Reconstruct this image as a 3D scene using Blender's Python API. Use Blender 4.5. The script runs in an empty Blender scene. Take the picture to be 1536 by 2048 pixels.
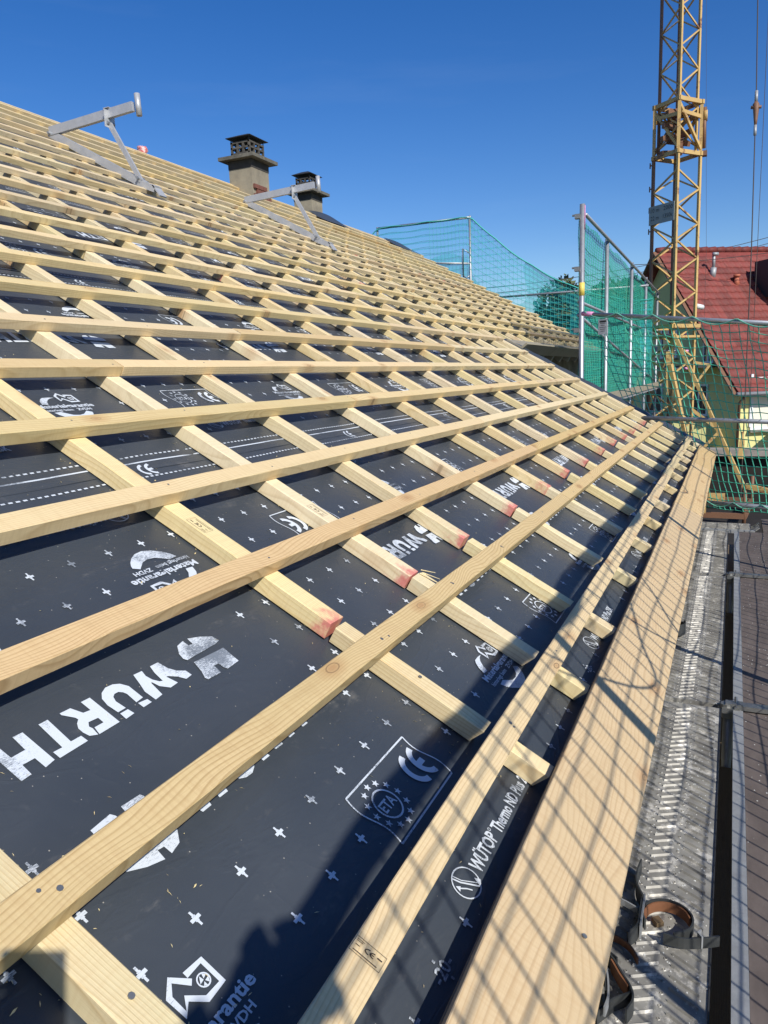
import bpy, math, random
import numpy as np
from mathutils import Vector, Matrix, noise

R = random.Random(7)
S = bpy.context.scene
COL = S.collection
TH = math.radians(29.3)
C_, S_ = math.cos(TH), math.sin(TH)

# ------------------------------------------------------------------ camera
cam = bpy.data.cameras.new('camera')
cam.sensor_fit = 'VERTICAL'; cam.sensor_height = 36.0
cam.lens = 1518.27 / 2048 * 36.0
cam.clip_start = 0.03; cam.clip_end = 3000
co = bpy.data.objects.new('camera', cam); COL.objects.link(co)
RW = [[0.41363065, -0.90971112, -0.03654256], [-0.17311124, -0.03917919, -0.9841227], [0.89383566, 0.41338924, -0.17368694]]
rx, ry, rz = Vector(RW[0]), Vector(RW[1]), Vector(RW[2])
m = Matrix((rx, -ry, -rz)).transposed().to_4x4()
m.translation = Vector((0.0, -0.41154, 0.92840))
co.matrix_world = m
S.camera = co

# ------------------------------------------------------------------ light
SX, SY = 0.82, 1.055                      # the sun's travel per metre of drop
sd = Vector((SX, SY, -1.0)).normalized()
sun_elev = math.asin(-sd.z)
to_sun = -sd
world = bpy.data.worlds.new('World'); S.world = world; world.use_nodes = True
wn = world.node_tree.nodes; wl = world.node_tree.links
for n in list(wn): wn.remove(n)
wo = wn.new('ShaderNodeOutputWorld'); bg = wn.new('ShaderNodeBackground')
sky = wn.new('ShaderNodeTexSky'); sky.sky_type = 'NISHITA'; sky.sun_disc = False
sky.sun_elevation = sun_elev
sky.sun_rotation = math.atan2(to_sun.x, to_sun.y)
sky.air_density = 1.0; sky.dust_density = 0.35; sky.ozone_density = 2.6; sky.altitude = 300
gm = wn.new('ShaderNodeHueSaturation'); gm.inputs['Saturation'].default_value = 1.38; gm.inputs['Hue'].default_value = .514; gm.inputs['Value'].default_value = 1.0
# a few thin high clouds
tc = wn.new('ShaderNodeTexCoord'); mp = wn.new('ShaderNodeMapping')
mp.inputs['Scale'].default_value = (2.0, 2.0, 16.0); mp.inputs['Rotation'].default_value = (0.05, 0, 0)
nz = wn.new('ShaderNodeTexNoise'); nz.inputs['Scale'].default_value = 1.6; nz.inputs['Detail'].default_value = 6
nz.inputs['Roughness'].default_value = .55
rp = wn.new('ShaderNodeValToRGB'); rp.color_ramp.elements[0].position = .56; rp.color_ramp.elements[1].position = .86
rp.color_ramp.elements[1].color = (.03, .03, .03, 1)
mx = wn.new('ShaderNodeMixRGB'); mx.inputs['Color2'].default_value = (6.5, 7.4, 8.6, 1)
wl.new(tc.outputs['Generated'], mp.inputs['Vector']); wl.new(mp.outputs[0], nz.inputs['Vector'])
wl.new(nz.outputs['Fac'], rp.inputs[0]); wl.new(rp.outputs[0], mx.inputs['Fac'])
wl.new(sky.outputs[0], gm.inputs['Color']); wl.new(gm.outputs[0], mx.inputs['Color1'])
wl.new(mx.outputs[0], bg.inputs['Color']); wl.new(bg.outputs[0], wo.inputs['Surface'])
bg.inputs['Strength'].default_value = 0.122
sl = bpy.data.lights.new('sun', 'SUN'); sl.energy = 4.95; sl.angle = math.radians(0.53); sl.color = (1.0, .955, .88)
so = bpy.data.objects.new('sun', sl); COL.objects.link(so)
so.matrix_world = sd.to_track_quat('-Z', 'Y').to_matrix().to_4x4()
so.location = (-8, -10, 12)
S.view_settings.view_transform = 'Standard'; S.view_settings.look = 'None'
S.view_settings.gamma = 1; S.view_settings.exposure = 0.0; S.view_settings.use_curve_mapping = False
S.cycles.max_bounces = 6; S.cycles.transparent_max_bounces = 12

# ------------------------------------------------------------------ materials
def mat(name, color=(.5, .5, .5), rough=.6, metal=0.0, spec=.5):
    m = bpy.data.materials.new(name); m.use_nodes = True
    b = m.node_tree.nodes['Principled BSDF']
    b.inputs['Base Color'].default_value = (*color, 1); b.inputs['Roughness'].default_value = rough
    b.inputs['Metallic'].default_value = metal; b.inputs['Specular IOR Level'].default_value = spec
    return m
class NT:
    def __init__(s, m): s.m = m; s.t = m.node_tree; s.b = s.t.nodes['Principled BSDF']
    def n(s, typ, **kw):
        x = s.t.nodes.new(typ)
        for k, v in kw.items():
            if k in x.inputs.keys(): x.inputs[k].default_value = v
            else: setattr(x, k, v)
        return x
    def l(s, a, b): s.t.links.new(a, b)
    def ramp(s, fac, stops):
        r = s.n('ShaderNodeValToRGB'); e = r.color_ramp.elements
        while len(e) < len(stops): e.new(.5)
        for i, (p, c) in enumerate(stops):
            e[i].position = p; e[i].color = (*c, 1) if len(c) == 3 else c
        s.l(fac, r.inputs[0]); return r.outputs[0]
    def mix(s, fac, a, b, mode='MIX'):
        x = s.n('ShaderNodeMixRGB'); x.blend_type = mode
        for i, v in ((0, fac), (1, a), (2, b)):
            if hasattr(v, 'is_linked'): s.l(v, x.inputs[i])
            else: x.inputs[i].default_value = v if i == 0 else (*v, 1)
        return x.outputs[0]
    def noise(s, vec, scale, detail=3, rough=.5, dist=0.0):
        x = s.n('ShaderNodeTexNoise', Scale=scale, Detail=detail, Roughness=rough, Distortion=dist)
        if vec: s.l(vec, x.inputs['Vector'])
        return x.outputs['Fac']
    def math(s, op, a, b=0.0):
        x = s.n('ShaderNodeMath'); x.operation = op
        for i, v in ((0, a), (1, b)):
            if hasattr(v, 'is_linked'): s.l(v, x.inputs[i])
            else: x.inputs[i].default_value = v
        return x.outputs[0]
    def bump(s, h, strength, dist=.002):
        x = s.n('ShaderNodeBump', Strength=strength, Distance=dist); s.l(h, x.inputs['Height'])
        s.l(x.outputs[0], s.b.inputs['Normal'])

def wood(name, light, dark, tint=(.60, .50, .28), knots=.5, red=False, grain=1.0, rough=.62, contrast=1.0, freq=165.0):
    m = mat(name, light, rough, spec=.3); N = NT(m)
    tcn = N.n('ShaderNodeTexCoord'); oi = N.n('ShaderNodeObjectInfo')
    rnd = oi.outputs['Random']
    off = N.n('ShaderNodeCombineXYZ')
    N.l(N.math('MULTIPLY', rnd, 37.0), off.inputs[0]); N.l(N.math('MULTIPLY', N.math('FRACT', N.math('MULTIPLY', rnd, 17.3)), .16), off.inputs[1])
    N.l(N.math('SUBTRACT', N.math('MULTIPLY', N.math('FRACT', N.math('MULTIPLY', rnd, 7.7)), .12), .10), off.inputs[2])
    va = N.n('ShaderNodeVectorMath'); va.operation = 'ADD'; N.l(tcn.outputs['Object'], va.inputs[0]); N.l(off.outputs[0], va.inputs[1])
    P = va.outputs[0]
    m1 = N.n('ShaderNodeMapping'); m1.inputs['Scale'].default_value = (.45, 1, 1); N.l(P, m1.inputs['Vector'])
    # rings round a pith line off the board, bent by slow noise
    dn = N.n('ShaderNodeTexNoise', Scale=3.2, Detail=2); N.l(m1.outputs[0], dn.inputs['Vector'])
    dd = N.n('ShaderNodeVectorMath'); dd.operation = 'SCALE'; dd.inputs['Scale'].default_value = .075 * grain; N.l(dn.outputs['Color'], dd.inputs[0])
    ad = N.n('ShaderNodeVectorMath'); ad.operation = 'ADD'; N.l(m1.outputs[0], ad.inputs[0]); N.l(dd.outputs[0], ad.inputs[1])
    sp = N.n('ShaderNodeSeparateXYZ'); N.l(ad.outputs[0], sp.inputs[0])
    r2 = N.math('SQRT', N.math('ADD', N.math('MULTIPLY', sp.outputs[1], sp.outputs[1]), N.math('MULTIPLY', sp.outputs[2], sp.outputs[2])))
    ring = N.math('FRACT', N.math('MULTIPLY', r2, freq))
    # knots
    m2 = N.n('ShaderNodeMapping'); m2.inputs['Scale'].default_value = (4.2, 9.5, 2.0); N.l(P, m2.inputs['Vector'])
    vo = N.n('ShaderNodeTexVoronoi', Scale=1.0); vo.voronoi_dimensions = '2D'; vo.inputs['Randomness'].default_value = .9; N.l(m2.outputs[0], vo.inputs['Vector'])
    sc = N.n('ShaderNodeSeparateXYZ'); N.l(vo.outputs['Color'], sc.inputs[0])
    pick = N.math('GREATER_THAN', sc.outputs[0], 1.0 - knots * .42)
    kr = N.math('ADD', .05, N.math('MULTIPLY', sc.outputs[1], .075))
    kd = N.math('SUBTRACT', kr, vo.outputs['Distance'])
    km = N.math('MULTIPLY', pick, N.math('MINIMUM', N.math('MAXIMUM', N.math('MULTIPLY', kd, 18.0), 0.0), 1.0))
    khal = N.math('MULTIPLY', pick, N.math('MINIMUM', N.math('MAXIMUM', N.math('MULTIPLY', N.math('SUBTRACT', .30, vo.outputs['Distance']), 6.0), 0.0), 1.0))
    rc = N.ramp(ring, [(0.0, (0, 0, 0)), (.55, (.12, .12, .12)), (.86, (1, 1, 1)), (1.0, (.05, .05, .05))])
    m3 = N.n('ShaderNodeMapping'); m3.inputs['Scale'].default_value = (5, 420, 420); N.l(P, m3.inputs['Vector'])
    fib = N.noise(m3.outputs[0], 1.0, 3, .6)
    m4 = N.n('ShaderNodeMapping'); m4.inputs['Scale'].default_value = (2.2, 14, 14); N.l(P, m4.inputs['Vector'])
    blot = N.noise(m4.outputs[0], 1.0, 3, .55)
    c = N.mix(N.math('MULTIPLY', rc, .55 * contrast), light, dark)
    c = N.mix(N.math('MULTIPLY', N.math('SUBTRACT', fib, .35), .5 * contrast), c, dark)
    c = N.mix(N.ramp(blot, [(.36, (0, 0, 0)), (.72, (.6, .6, .6))]), c, tint)
    m6 = N.n('ShaderNodeMapping'); m6.inputs['Scale'].default_value = (1.6, 22, 22); N.l(P, m6.inputs['Vector'])
    c = N.mix(N.ramp(N.noise(m6.outputs[0], 1.0, 5, .62, .6), [(.56, (0, 0, 0)), (.74, (.42, .42, .42))]), c, dark)
    hsv = N.n('ShaderNodeHueSaturation'); N.l(c, hsv.inputs['Color'])
    N.l(N.math('ADD', .88, N.math('MULTIPLY', rnd, .21)), hsv.inputs['Value'])
    N.l(N.math('ADD', .88, N.math('MULTIPLY', N.math('FRACT', N.math('MULTIPLY', rnd, 53.7)), .26)), hsv.inputs['Saturation'])
    N.l(N.math('ADD', .495, N.math('MULTIPLY', N.math('FRACT', N.math('MULTIPLY', rnd, 31.1)), .012)), hsv.inputs['Hue'])
    c = hsv.outputs[0]
    c = N.mix(N.math('MULTIPLY', khal, .35), c, (dark[0] * .85, dark[1] * .6, dark[2] * .45))
    c = N.mix(N.math('MULTIPLY', km, .70), c, (.42, .24, .11))
    rim = N.math('MULTIPLY', pick, N.math('MAXIMUM', N.math('SUBTRACT', 1.0, N.math('ABSOLUTE', N.math('MULTIPLY', N.math('SUBTRACT', vo.outputs['Distance'], kr), 55.0))), 0.0))
    c = N.mix(N.math('MULTIPLY', rim, N.math('MULTIPLY', sc.outputs[2], .95)), c, (.09, .045, .025))
    if red:
        so_ = N.n('ShaderNodeSeparateXYZ'); N.l(tcn.outputs['Object'], so_.inputs[0])
        x = N.math('ADD', so_.outputs[0], N.math('MULTIPLY', N.math('SUBTRACT', N.noise(P, 26, 5, .65), .48), .24))
        fade = N.ramp(N.math('MULTIPLY', x, 5.0), [(.0, (1, 1, 1)), (.06, (.85, .85, .85)), (.22, (.28, .28, .28)), (.34, (.0, .0, .0))])
        c = N.mix(N.math('MULTIPLY', fade, .88), c, (.66, .17, .16))
    N.l(c, N.b.inputs['Base Color'])
    # saw marks across the board and fibre relief
    m5 = N.n('ShaderNodeMapping'); m5.inputs['Scale'].default_value = (150, 12, 12); m5.inputs['Rotation'].default_value = (0, 0, .25); N.l(P, m5.inputs['Vector'])
    saw = N.noise(m5.outputs[0], 1.0, 2)
    c_ = N.mix(N.math('MULTIPLY', N.ramp(saw, [(.45, (0, 0, 0)), (.62, (1, 1, 1))]), .16), c, dark); N.l(c_, N.b.inputs['Base Color'])
    h = N.math('ADD', N.math('MULTIPLY', fib, .6), N.math('ADD', N.math('MULTIPLY', saw, .35), N.math('MULTIPLY', rc, .25)))
    N.bump(h, .5, .0014)
    return m

M = {}
M['batten'] = wood('batten_wood', (.79, .625, .36), (.52, .36, .175), (.70, .58, .33), .4, contrast=1.1, grain=1.5, freq=140.0)
M['batten_brown'] = wood('batten_wood_brown', (.72, .53, .285), (.43, .27, .12), (.62, .46, .235), .6, contrast=1.45, grain=2.2, freq=135.0)
M['counter'] = wood('counter_batten_wood', (.82, .68, .42), (.56, .40, .20), (.72, .65, .39), .35, contrast=1.1)
M['counter_red'] = wood('counter_batten_red_end', (.82, .67, .42), (.56, .40, .20), (.72, .62, .36), .35, contrast=1.1, red=True)
M['board'] = wood('eaves_board_wood', (.72, .53, .29), (.47, .29, .13), (.64, .47, .25), .75, contrast=.95, grain=2.6, freq=105.0)
M['oldwood'] = wood('weathered_wood', (.36, .32, .24), (.20, .17, .12), (.30, .27, .2), .2)
M['brownwood'] = wood('muddy_wood', (.20, .14, .085), (.09, .06, .035), (.15, .11, .07), .2)

def membrane():
    m = mat('underlay_membrane', (.05, .056, .07), .42, spec=.45); N = NT(m)
    tcn = N.n('ShaderNodeTexCoord'); P = tcn.outputs['Object']
    a = N.noise(P, 1.7, 5, .6); b = N.noise(P, 26, 5, .65)
    c = N.mix(N.ramp(a, [(.3, (0, 0, 0)), (.7, (1, 1, 1))]), (.041, .050, .062), (.060, .069, .080))
    c = N.mix(N.math('MULTIPLY', N.ramp(b, [(.62, (0, 0, 0)), (.85, (1, 1, 1))]), .22), c, (.22, .21, .19))
    v = N.n('ShaderNodeTexVoronoi', Scale=70.0); N.l(P, v.inputs['Vector'])
    sp = N.n('ShaderNodeSeparateXYZ'); N.l(v.outputs['Color'], sp.inputs[0])
    speck = N.math('MULTIPLY', N.math('LESS_THAN', v.outputs['Distance'], .085), N.math('GREATER_THAN', sp.outputs[0], .80))
    c = N.mix(N.math('MULTIPLY', speck, .7), c, (.45, .42, .36))
    q2 = N.n('ShaderNodeMapping'); q2.inputs['Scale'].default_value = (3.0, 11.0, 11.0); q2.inputs['Rotation'].default_value = (0, 0, -.35); N.l(P, q2.inputs['Vector'])
    sm = N.math('MULTIPLY', N.ramp(N.noise(q2.outputs[0], 1.0, 6, .72), [(.60, (0, 0, 0)), (.74, (1, 1, 1))]), N.ramp(b, [(.45, (0, 0, 0)), (.65, (1, 1, 1))]))
    c = N.mix(N.math('MULTIPLY', sm, .38), c, (.30, .28, .25))
    N.l(c, N.b.inputs['Base Color'])
    N.l(N.ramp(a, [(.3, (.34, .34, .34)), (.75, (.52, .52, .52))]), N.b.inputs['Roughness'])
    q = N.n('ShaderNodeMapping'); q.inputs['Scale'].default_value = (2.0, 7.0, 7.0); q.inputs['Rotation'].default_value = (0, 0, .5); N.l(P, q.inputs['Vector'])
    wr = N.ramp(N.noise(q.outputs[0], 1.3, 4, .55, 1.2), [(.44, (0, 0, 0)), (.50, (1, 1, 1)), (.56, (0, 0, 0))])
    fine = N.noise(P, 900, 2); N.bump(N.math('ADD', N.math('MULTIPLY', fine, .10), N.math('ADD', N.noise(P, 7, 3), N.math('MULTIPLY', wr, .22))), .42, .006)
    return m
M['membrane'] = membrane()
def printed():
    m = mat('white_print', (.72, .76, .80), .55); N = NT(m)
    P = N.n('ShaderNodeTexCoord').outputs['Object']
    mp_ = N.n('ShaderNodeMapping'); mp_.inputs['Scale'].default_value = (140, 700, 140); N.l(P, mp_.inputs['Vector'])
    a = N.noise(mp_.outputs[0], 1.0, 4, .7); b = N.noise(P, 14, 3)
    w = N.ramp(N.math('ADD', N.math('MULTIPLY', a, .45), N.math('MULTIPLY', N.noise(P, 5.5, 4, .6), .68)), [(.575, (0, 0, 0)), (.66, (1, 1, 1))])
    N.l(N.mix(N.math('MULTIPLY', w, .85), (.62, .67, .72), (.10, .12, .15)), N.b.inputs['Base Color'])
    return m
M['print'] = printed()
M['ink'] = mat('dark_stamp_ink', (.035, .02, .015), .7)

def metal(name, col, rough, spots=.5, metallic=.85):
    m = mat(name, col, rough, metallic); N = NT(m)
    P = N.n('ShaderNodeTexCoord').outputs['Object']
    a = N.noise(P, 14, 5, .65); b = N.noise(P, 90, 3)
    d = tuple(x * .55 for x in col)
    c = N.mix(N.math('MULTIPLY', N.ramp(a, [(.35, (0, 0, 0)), (.75, (1, 1, 1))]), spots), col, d)
    N.l(c, N.b.inputs['Base Color'])
    N.l(N.math('ADD', rough - .08, N.math('MULTIPLY', b, .2)), N.b.inputs['Roughness'])
    N.bump(b, .15, .001)
    return m
M['galv'] = metal('galvanised_steel', (.42, .44, .46), .48, .6, .7)
M['alu'] = metal('aluminium', (.52, .53, .54), .42, .4, .35)
M['castiron'] = metal('dirty_casting', (.36, .36, .34), .5, .8)
M['strap'] = metal('dark_painted_strap', (.07, .075, .075), .45, .5, .4)
M['rust'] = metal('rusty_steel', (.26, .11, .05), .7, .6, .1)
M['pink'] = mat('pink_marking_paint', (.72, .30, .52), .5)
M['zinc'] = metal('zinc', (.42, .43, .43), .55, .6, .4)

def crane_mat():
    m = mat('crane_yellow_paint', (.78, .55, .20), .5); N = NT(m)
    P = N.n('ShaderNodeTexCoord').outputs['Object']
    a = N.noise(P, 3.0, 6, .7); b = N.noise(P, 1.1, 3)
    c = N.mix(N.ramp(b, [(.3, (0, 0, 0)), (.7, (1, 1, 1))]), (.62, .42, .155), (.50, .33, .12))
    c = N.mix(N.ramp(a, [(.55, (0, 0, 0)), (.64, (1, 1, 1))]), c, (.20, .085, .04))
    N.l(c, N.b.inputs['Base Color'])
    return m
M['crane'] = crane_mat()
M['crane_brown'] = mat('crane_rusty_shade_paint', (.20, .10, .055), .6)
M['plate'] = mat('sign_plate_grey', (.34, .37, .34), .8, 0, .2)
M['cable'] = mat('steel_rope', (.06, .05, .045), .6, .3)

def green_net(name, col, alpha, lines=0.0):
    m = mat(name, col, .6); N = NT(m)
    N.b.inputs['Alpha'].default_value = alpha
    if lines:
        P = N.n('ShaderNodeTexCoord').outputs['Object']
        sp = N.n('ShaderNodeSeparateXYZ'); N.l(P, sp.inputs[0])
        a = N.math('FRACT', N.math('MULTIPLY', sp.outputs[0], lines)); b = N.math('FRACT', N.math('MULTIPLY', sp.outputs[2], lines * .7))
        g = N.math('MAXIMUM', N.math('LESS_THAN', a, .34), N.math('LESS_THAN', b, .22))
        d = N.noise(P, 1.6, 3)
        al = N.math('ADD', N.math('MULTIPLY', g, alpha * .9), N.math('MULTIPLY', d, alpha * .62))
        N.l(al, N.b.inputs['Alpha'])
    N.b.inputs['Transmission Weight'].default_value = 0
    # thin cords let some light through: mix in a translucent share
    tr = N.n('ShaderNodeBsdfTranslucent'); tr.inputs['Color'].default_value = (*col, 1)
    return m
M['net'] = mat('green_cord', (.05, .42, .28), .6)
M['net_lit'] = mat('sunlit_green_cord', (.08, .48, .32), .6)  # brighter copy of the green cord, sunlight put into its colour
M['net_thin'] = mat('teal_cord', (.06, .42, .36), .6)
M['net_edge'] = mat('pale_green_rope', (.16, .50, .37), .6)
M['net_fine'] = green_net('fine_green_netting', (.02, .36, .27), .72, 34.0)
M['net_far'] = green_net('far_green_netting', (.03, .46, .50), .40, 9.0)

def noisy(name, c1, c2, scale, rough=.8, c3=None, t3=(.6, .7), scale3=None, bump=0.0, bd=.01, stretch=None):
    m = mat(name, c1, rough); N = NT(m)
    P = N.n('ShaderNodeTexCoord').outputs['Object']
    if stretch:
        q = N.n('ShaderNodeMapping'); q.inputs['Scale'].default_value = stretch; N.l(P, q.inputs['Vector']); P = q.outputs[0]
    a = N.noise(P, scale, 5, .6)
    c = N.mix(N.ramp(a, [(.35, (0, 0, 0)), (.68, (1, 1, 1))]), c1, c2)
    if c3:
        b = N.noise(P, scale3 or scale * 3, 6, .7)
        c = N.mix(N.ramp(b, [(t3[0], (0, 0, 0)), (t3[1], (1, 1, 1))]), c, c3)
    N.l(c, N.b.inputs['Base Color'])
    if bump: N.bump(a, bump, bd)
    return m
M['render'] = noisy('grey_beige_render', (.32, .28, .20), (.19, .165, .125), 3.2, .9, (.42, .38, .30), (.55, .70), 2.6, .4, .012)
M['soot'] = noisy('sooty_concrete', (.035, .033, .03), (.07, .065, .06), 5, .9)
M['concrete'] = noisy('mossy_concrete', (.16, .15, .12), (.09, .085, .07), 9, .95, (.28, .25, .18), (.6, .75), 20, .4, .01)
M['crown'] = noisy('sooty_crown', (.05, .045, .04), (.12, .11, .09), 12, .95)
M['brick'] = noisy('red_brick', (.20, .075, .05), (.14, .06, .045), 8, .9)
M['steeldeck'] = noisy('dusty_steel_deck', (.40, .385, .34), (.22, .21, .19), 7, .6, (.68, .65, .58), (.53, .63), 11, .6, .003)
NT(M['steeldeck']).b.inputs['Metallic'].default_value = .25
M['ply'] = noisy('brown_plywood_deck', (.155, .125, .11), (.10, .08, .07), 4, .7, (.36, .33, .29), (.66, .74), 30, .2, .002, (1, 3, 1))
M['ground'] = noisy('earth', (.05, .045, .03), (.035, .04, .02), .6, .95, (.06, .075, .03), (.5, .6), 2)
M['yellow_wall'] = noisy('pale_yellow_render', (.74, .71, .30), (.68, .65, .27), 1.5, .85)
M['roof_red'] = noisy('red_roof_tile', (.21, .038, .028), (.14, .028, .022), 2.2, .7, (.28, .07, .045), (.6, .7), 7)
M['black'] = noisy('shade_black_earth', (.010, .009, .008), (.022, .018, .014), 1.4, .9, (.05, .045, .04), (.66, .72), 5)  # near-black earth, the shade below the terrace put into its colour
N_t = NT(M['roof_red']); oi_ = N_t.n('ShaderNodeObjectInfo'); hv_ = N_t.n('ShaderNodeHueSaturation')
src_ = N_t.b.inputs['Base Color'].links[0].from_socket; N_t.l(src_, hv_.inputs['Color']); N_t.l(N_t.math('ADD', .72, N_t.math('MULTIPLY', oi_.outputs['Random'], .55)), hv_.inputs['Value']); N_t.l(hv_.outputs[0], N_t.b.inputs['Base Color'])
M['dark'] = mat('dark_grey_paint', (.03, .032, .035), .6)
M['glass'] = mat('window_glass', (.03, .035, .045), .08, 0, .8)
M['blind'] = mat('pale_blind', (.80, .78, .62), .5)
M['white'] = mat('white_frame', (.75, .76, .76), .4)
M['leaf'] = noisy('dark_leaves', (.035, .06, .018), (.06, .085, .025), 1.2, .7)
M['leaf2'] = noisy('olive_leaves', (.05, .075, .025), (.085, .10, .035), 1.2, .7)
M['bark'] = noisy('bark', (.10, .075, .05), (.06, .045, .03), 8, .95)
M['cloth_red'] = noisy('red_white_cloth', (.55, .05, .05), (.75, .72, .70), 22, .8)
M['orange'] = mat('terracotta_pipe', (.45, .13, .07), .7)
M['yellow_tape'] = mat('yellow_sticker', (.75, .58, .12), .5)
M['paper'] = mat('white_tag', (.75, .76, .74), .6)
M['stone_wall'] = noisy('grey_stone_coping', (.36, .32, .28), (.26, .23, .20), 2, .9)

# ------------------------------------------------------------------ builders
def V(u, v, w): return Vector((u, v * C_ - w * S_, v * S_ + w * C_))
ROOF = Matrix(((1, 0, 0), (0, C_, -S_), (0, S_, C_))).to_4x4()
def world_loc(o):
    p = Vector(o.location)
    while o.parent: o = o.parent; p += o.location
    return p
class MB:
    def __init__(s): s.v = []; s.f = []
    def add(s, vs, fs):
        o = len(s.v); s.v += [tuple(x) for x in vs]; s.f += [tuple(i + o for i in f) for f in fs]; return s
    def frame(s, o, ax, ay, az, sx, sy, sz, ch=0.0):
        """box centred at o with unit axes and full sizes"""
        o = Vector(o); vs = []
        for x in (-.5, .5):
            for y in (-.5, .5):
                for z in (-.5, .5): vs.append(o + ax * (x * sx) + ay * (y * sy) + az * (z * sz))
        return s.add(vs, [(0, 1, 3, 2), (4, 6, 7, 5), (0, 4, 5, 1), (2, 3, 7, 6), (0, 2, 6, 4), (1, 5, 7, 3)])
    def box(s, x0, y0, z0, x1, y1, z1):
        return s.frame(((x0 + x1) / 2, (y0 + y1) / 2, (z0 + z1) / 2), Vector((1, 0, 0)), Vector((0, 1, 0)), Vector((0, 0, 1)), abs(x1 - x0), abs(y1 - y0), abs(z1 - z0))
    def bar(s, a, b, w, h, up=(0, 0, 1)):
        a = Vector(a); b = Vector(b); d = b - a; L = d.length
        if L < 1e-6: return s
        d /= L; u = Vector(up)
        if abs(d.dot(u)) > .98: u = Vector((1, 0, 0))
        y = u.cross(d).normalized(); z = d.cross(y)
        return s.frame((a + b) / 2, d, y, z, L, w, h)
    def tube(s, pts, r, n=8, cap=True):
        pts = [Vector(p) for p in pts]; rings = []; k = len(pts); o = len(s.v)
        ref = None
        for i, p in enumerate(pts):
            d = (pts[min(i + 1, k - 1)] - pts[max(i - 1, 0)])
            if d.length < 1e-9: d = Vector((0, 0, 1))
            d.normalize()
            if ref is None or abs(ref.dot(d)) > .99: ref = Vector((0, 0, 1)) if abs(d.z) < .9 else Vector((1, 0, 0))
            x = (ref - d * ref.dot(d)).normalized(); y = d.cross(x); ref = x
            rr = r[i] if isinstance(r, (list, tuple)) else r
            s.v += [tuple(p + (x * math.cos(t) + y * math.sin(t)) * rr) for t in [2 * math.pi * j / n for j in range(n)]]
        for i in range(k - 1):
            for j in range(n):
                a, b = o + i * n + j, o + i * n + (j + 1) % n
                s.f.append((a, b, b + n, a + n))
        if cap:
            s.f.append(tuple(o + j for j in reversed(range(n)))); s.f.append(tuple(o + (k - 1) * n + j for j in range(n)))
        return s
    def pipe(s, a, b, ro, ri, n=12):
        """hollow tube"""
        a = Vector(a); b = Vector(b); d = (b - a).normalized(); ref = Vector((1, 0, 0)) if abs(d.x) < .9 else Vector((0, 1, 0))
        x = (ref - d * ref.dot(d)).normalized(); y = d.cross(x); o = len(s.v)
        for p in (a, b):
            for r in (ro, ri):
                s.v += [tuple(p + (x * math.cos(t) + y * math.sin(t)) * r) for t in [2 * math.pi * j / n for j in range(n)]]
        for j in range(n):
            k = (j + 1) % n
            s.f += [(o + j, o + k, o + 2 * n + k, o + 2 * n + j), (o + n + k, o + n + j, o + 3 * n + j, o + 3 * n + k),
                    (o + k, o + j, o + n + j, o + n + k), (o + 2 * n + j, o + 2 * n + k, o + 3 * n + k, o + 3 * n + j)]
        return s
    def mesh(s, name, m, smooth=False, pivot=None):
        me = bpy.data.meshes.new(name)
        v = s.v
        if pivot is not None: v = [(x - pivot[0], y - pivot[1], z - pivot[2]) for x, y, z in v]
        me.from_pydata(v, [], s.f); me.materials.append(m)
        if smooth:
            for p in me.polygons: p.use_smooth = True
        return me
    def obj(s, name, m, parent=None, smooth=False, **props):
        o = bpy.data.objects.new(name, s.mesh(name, m, smooth, world_loc(parent) if parent else None)); COL.objects.link(o)
        if parent: o.parent = parent
        for k, v in props.items(): o[k] = v
        return o
def inst(name, me, mtx, parent=None, **props):
    o = bpy.data.objects.new(name, me); COL.objects.link(o)
    if parent: o.parent = parent; mtx = Matrix.Translation(-parent.location) @ mtx
    o.matrix_local = mtx
    for k, v in props.items(): o[k] = v
    return o
def thing(name, label, cat, loc=(0, 0, 0), group=None):
    o = bpy.data.objects.new(name, None); COL.objects.link(o); o.location = loc
    o['label'] = label; o['category'] = cat
    if group: o['group'] = group
    return o

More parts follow.
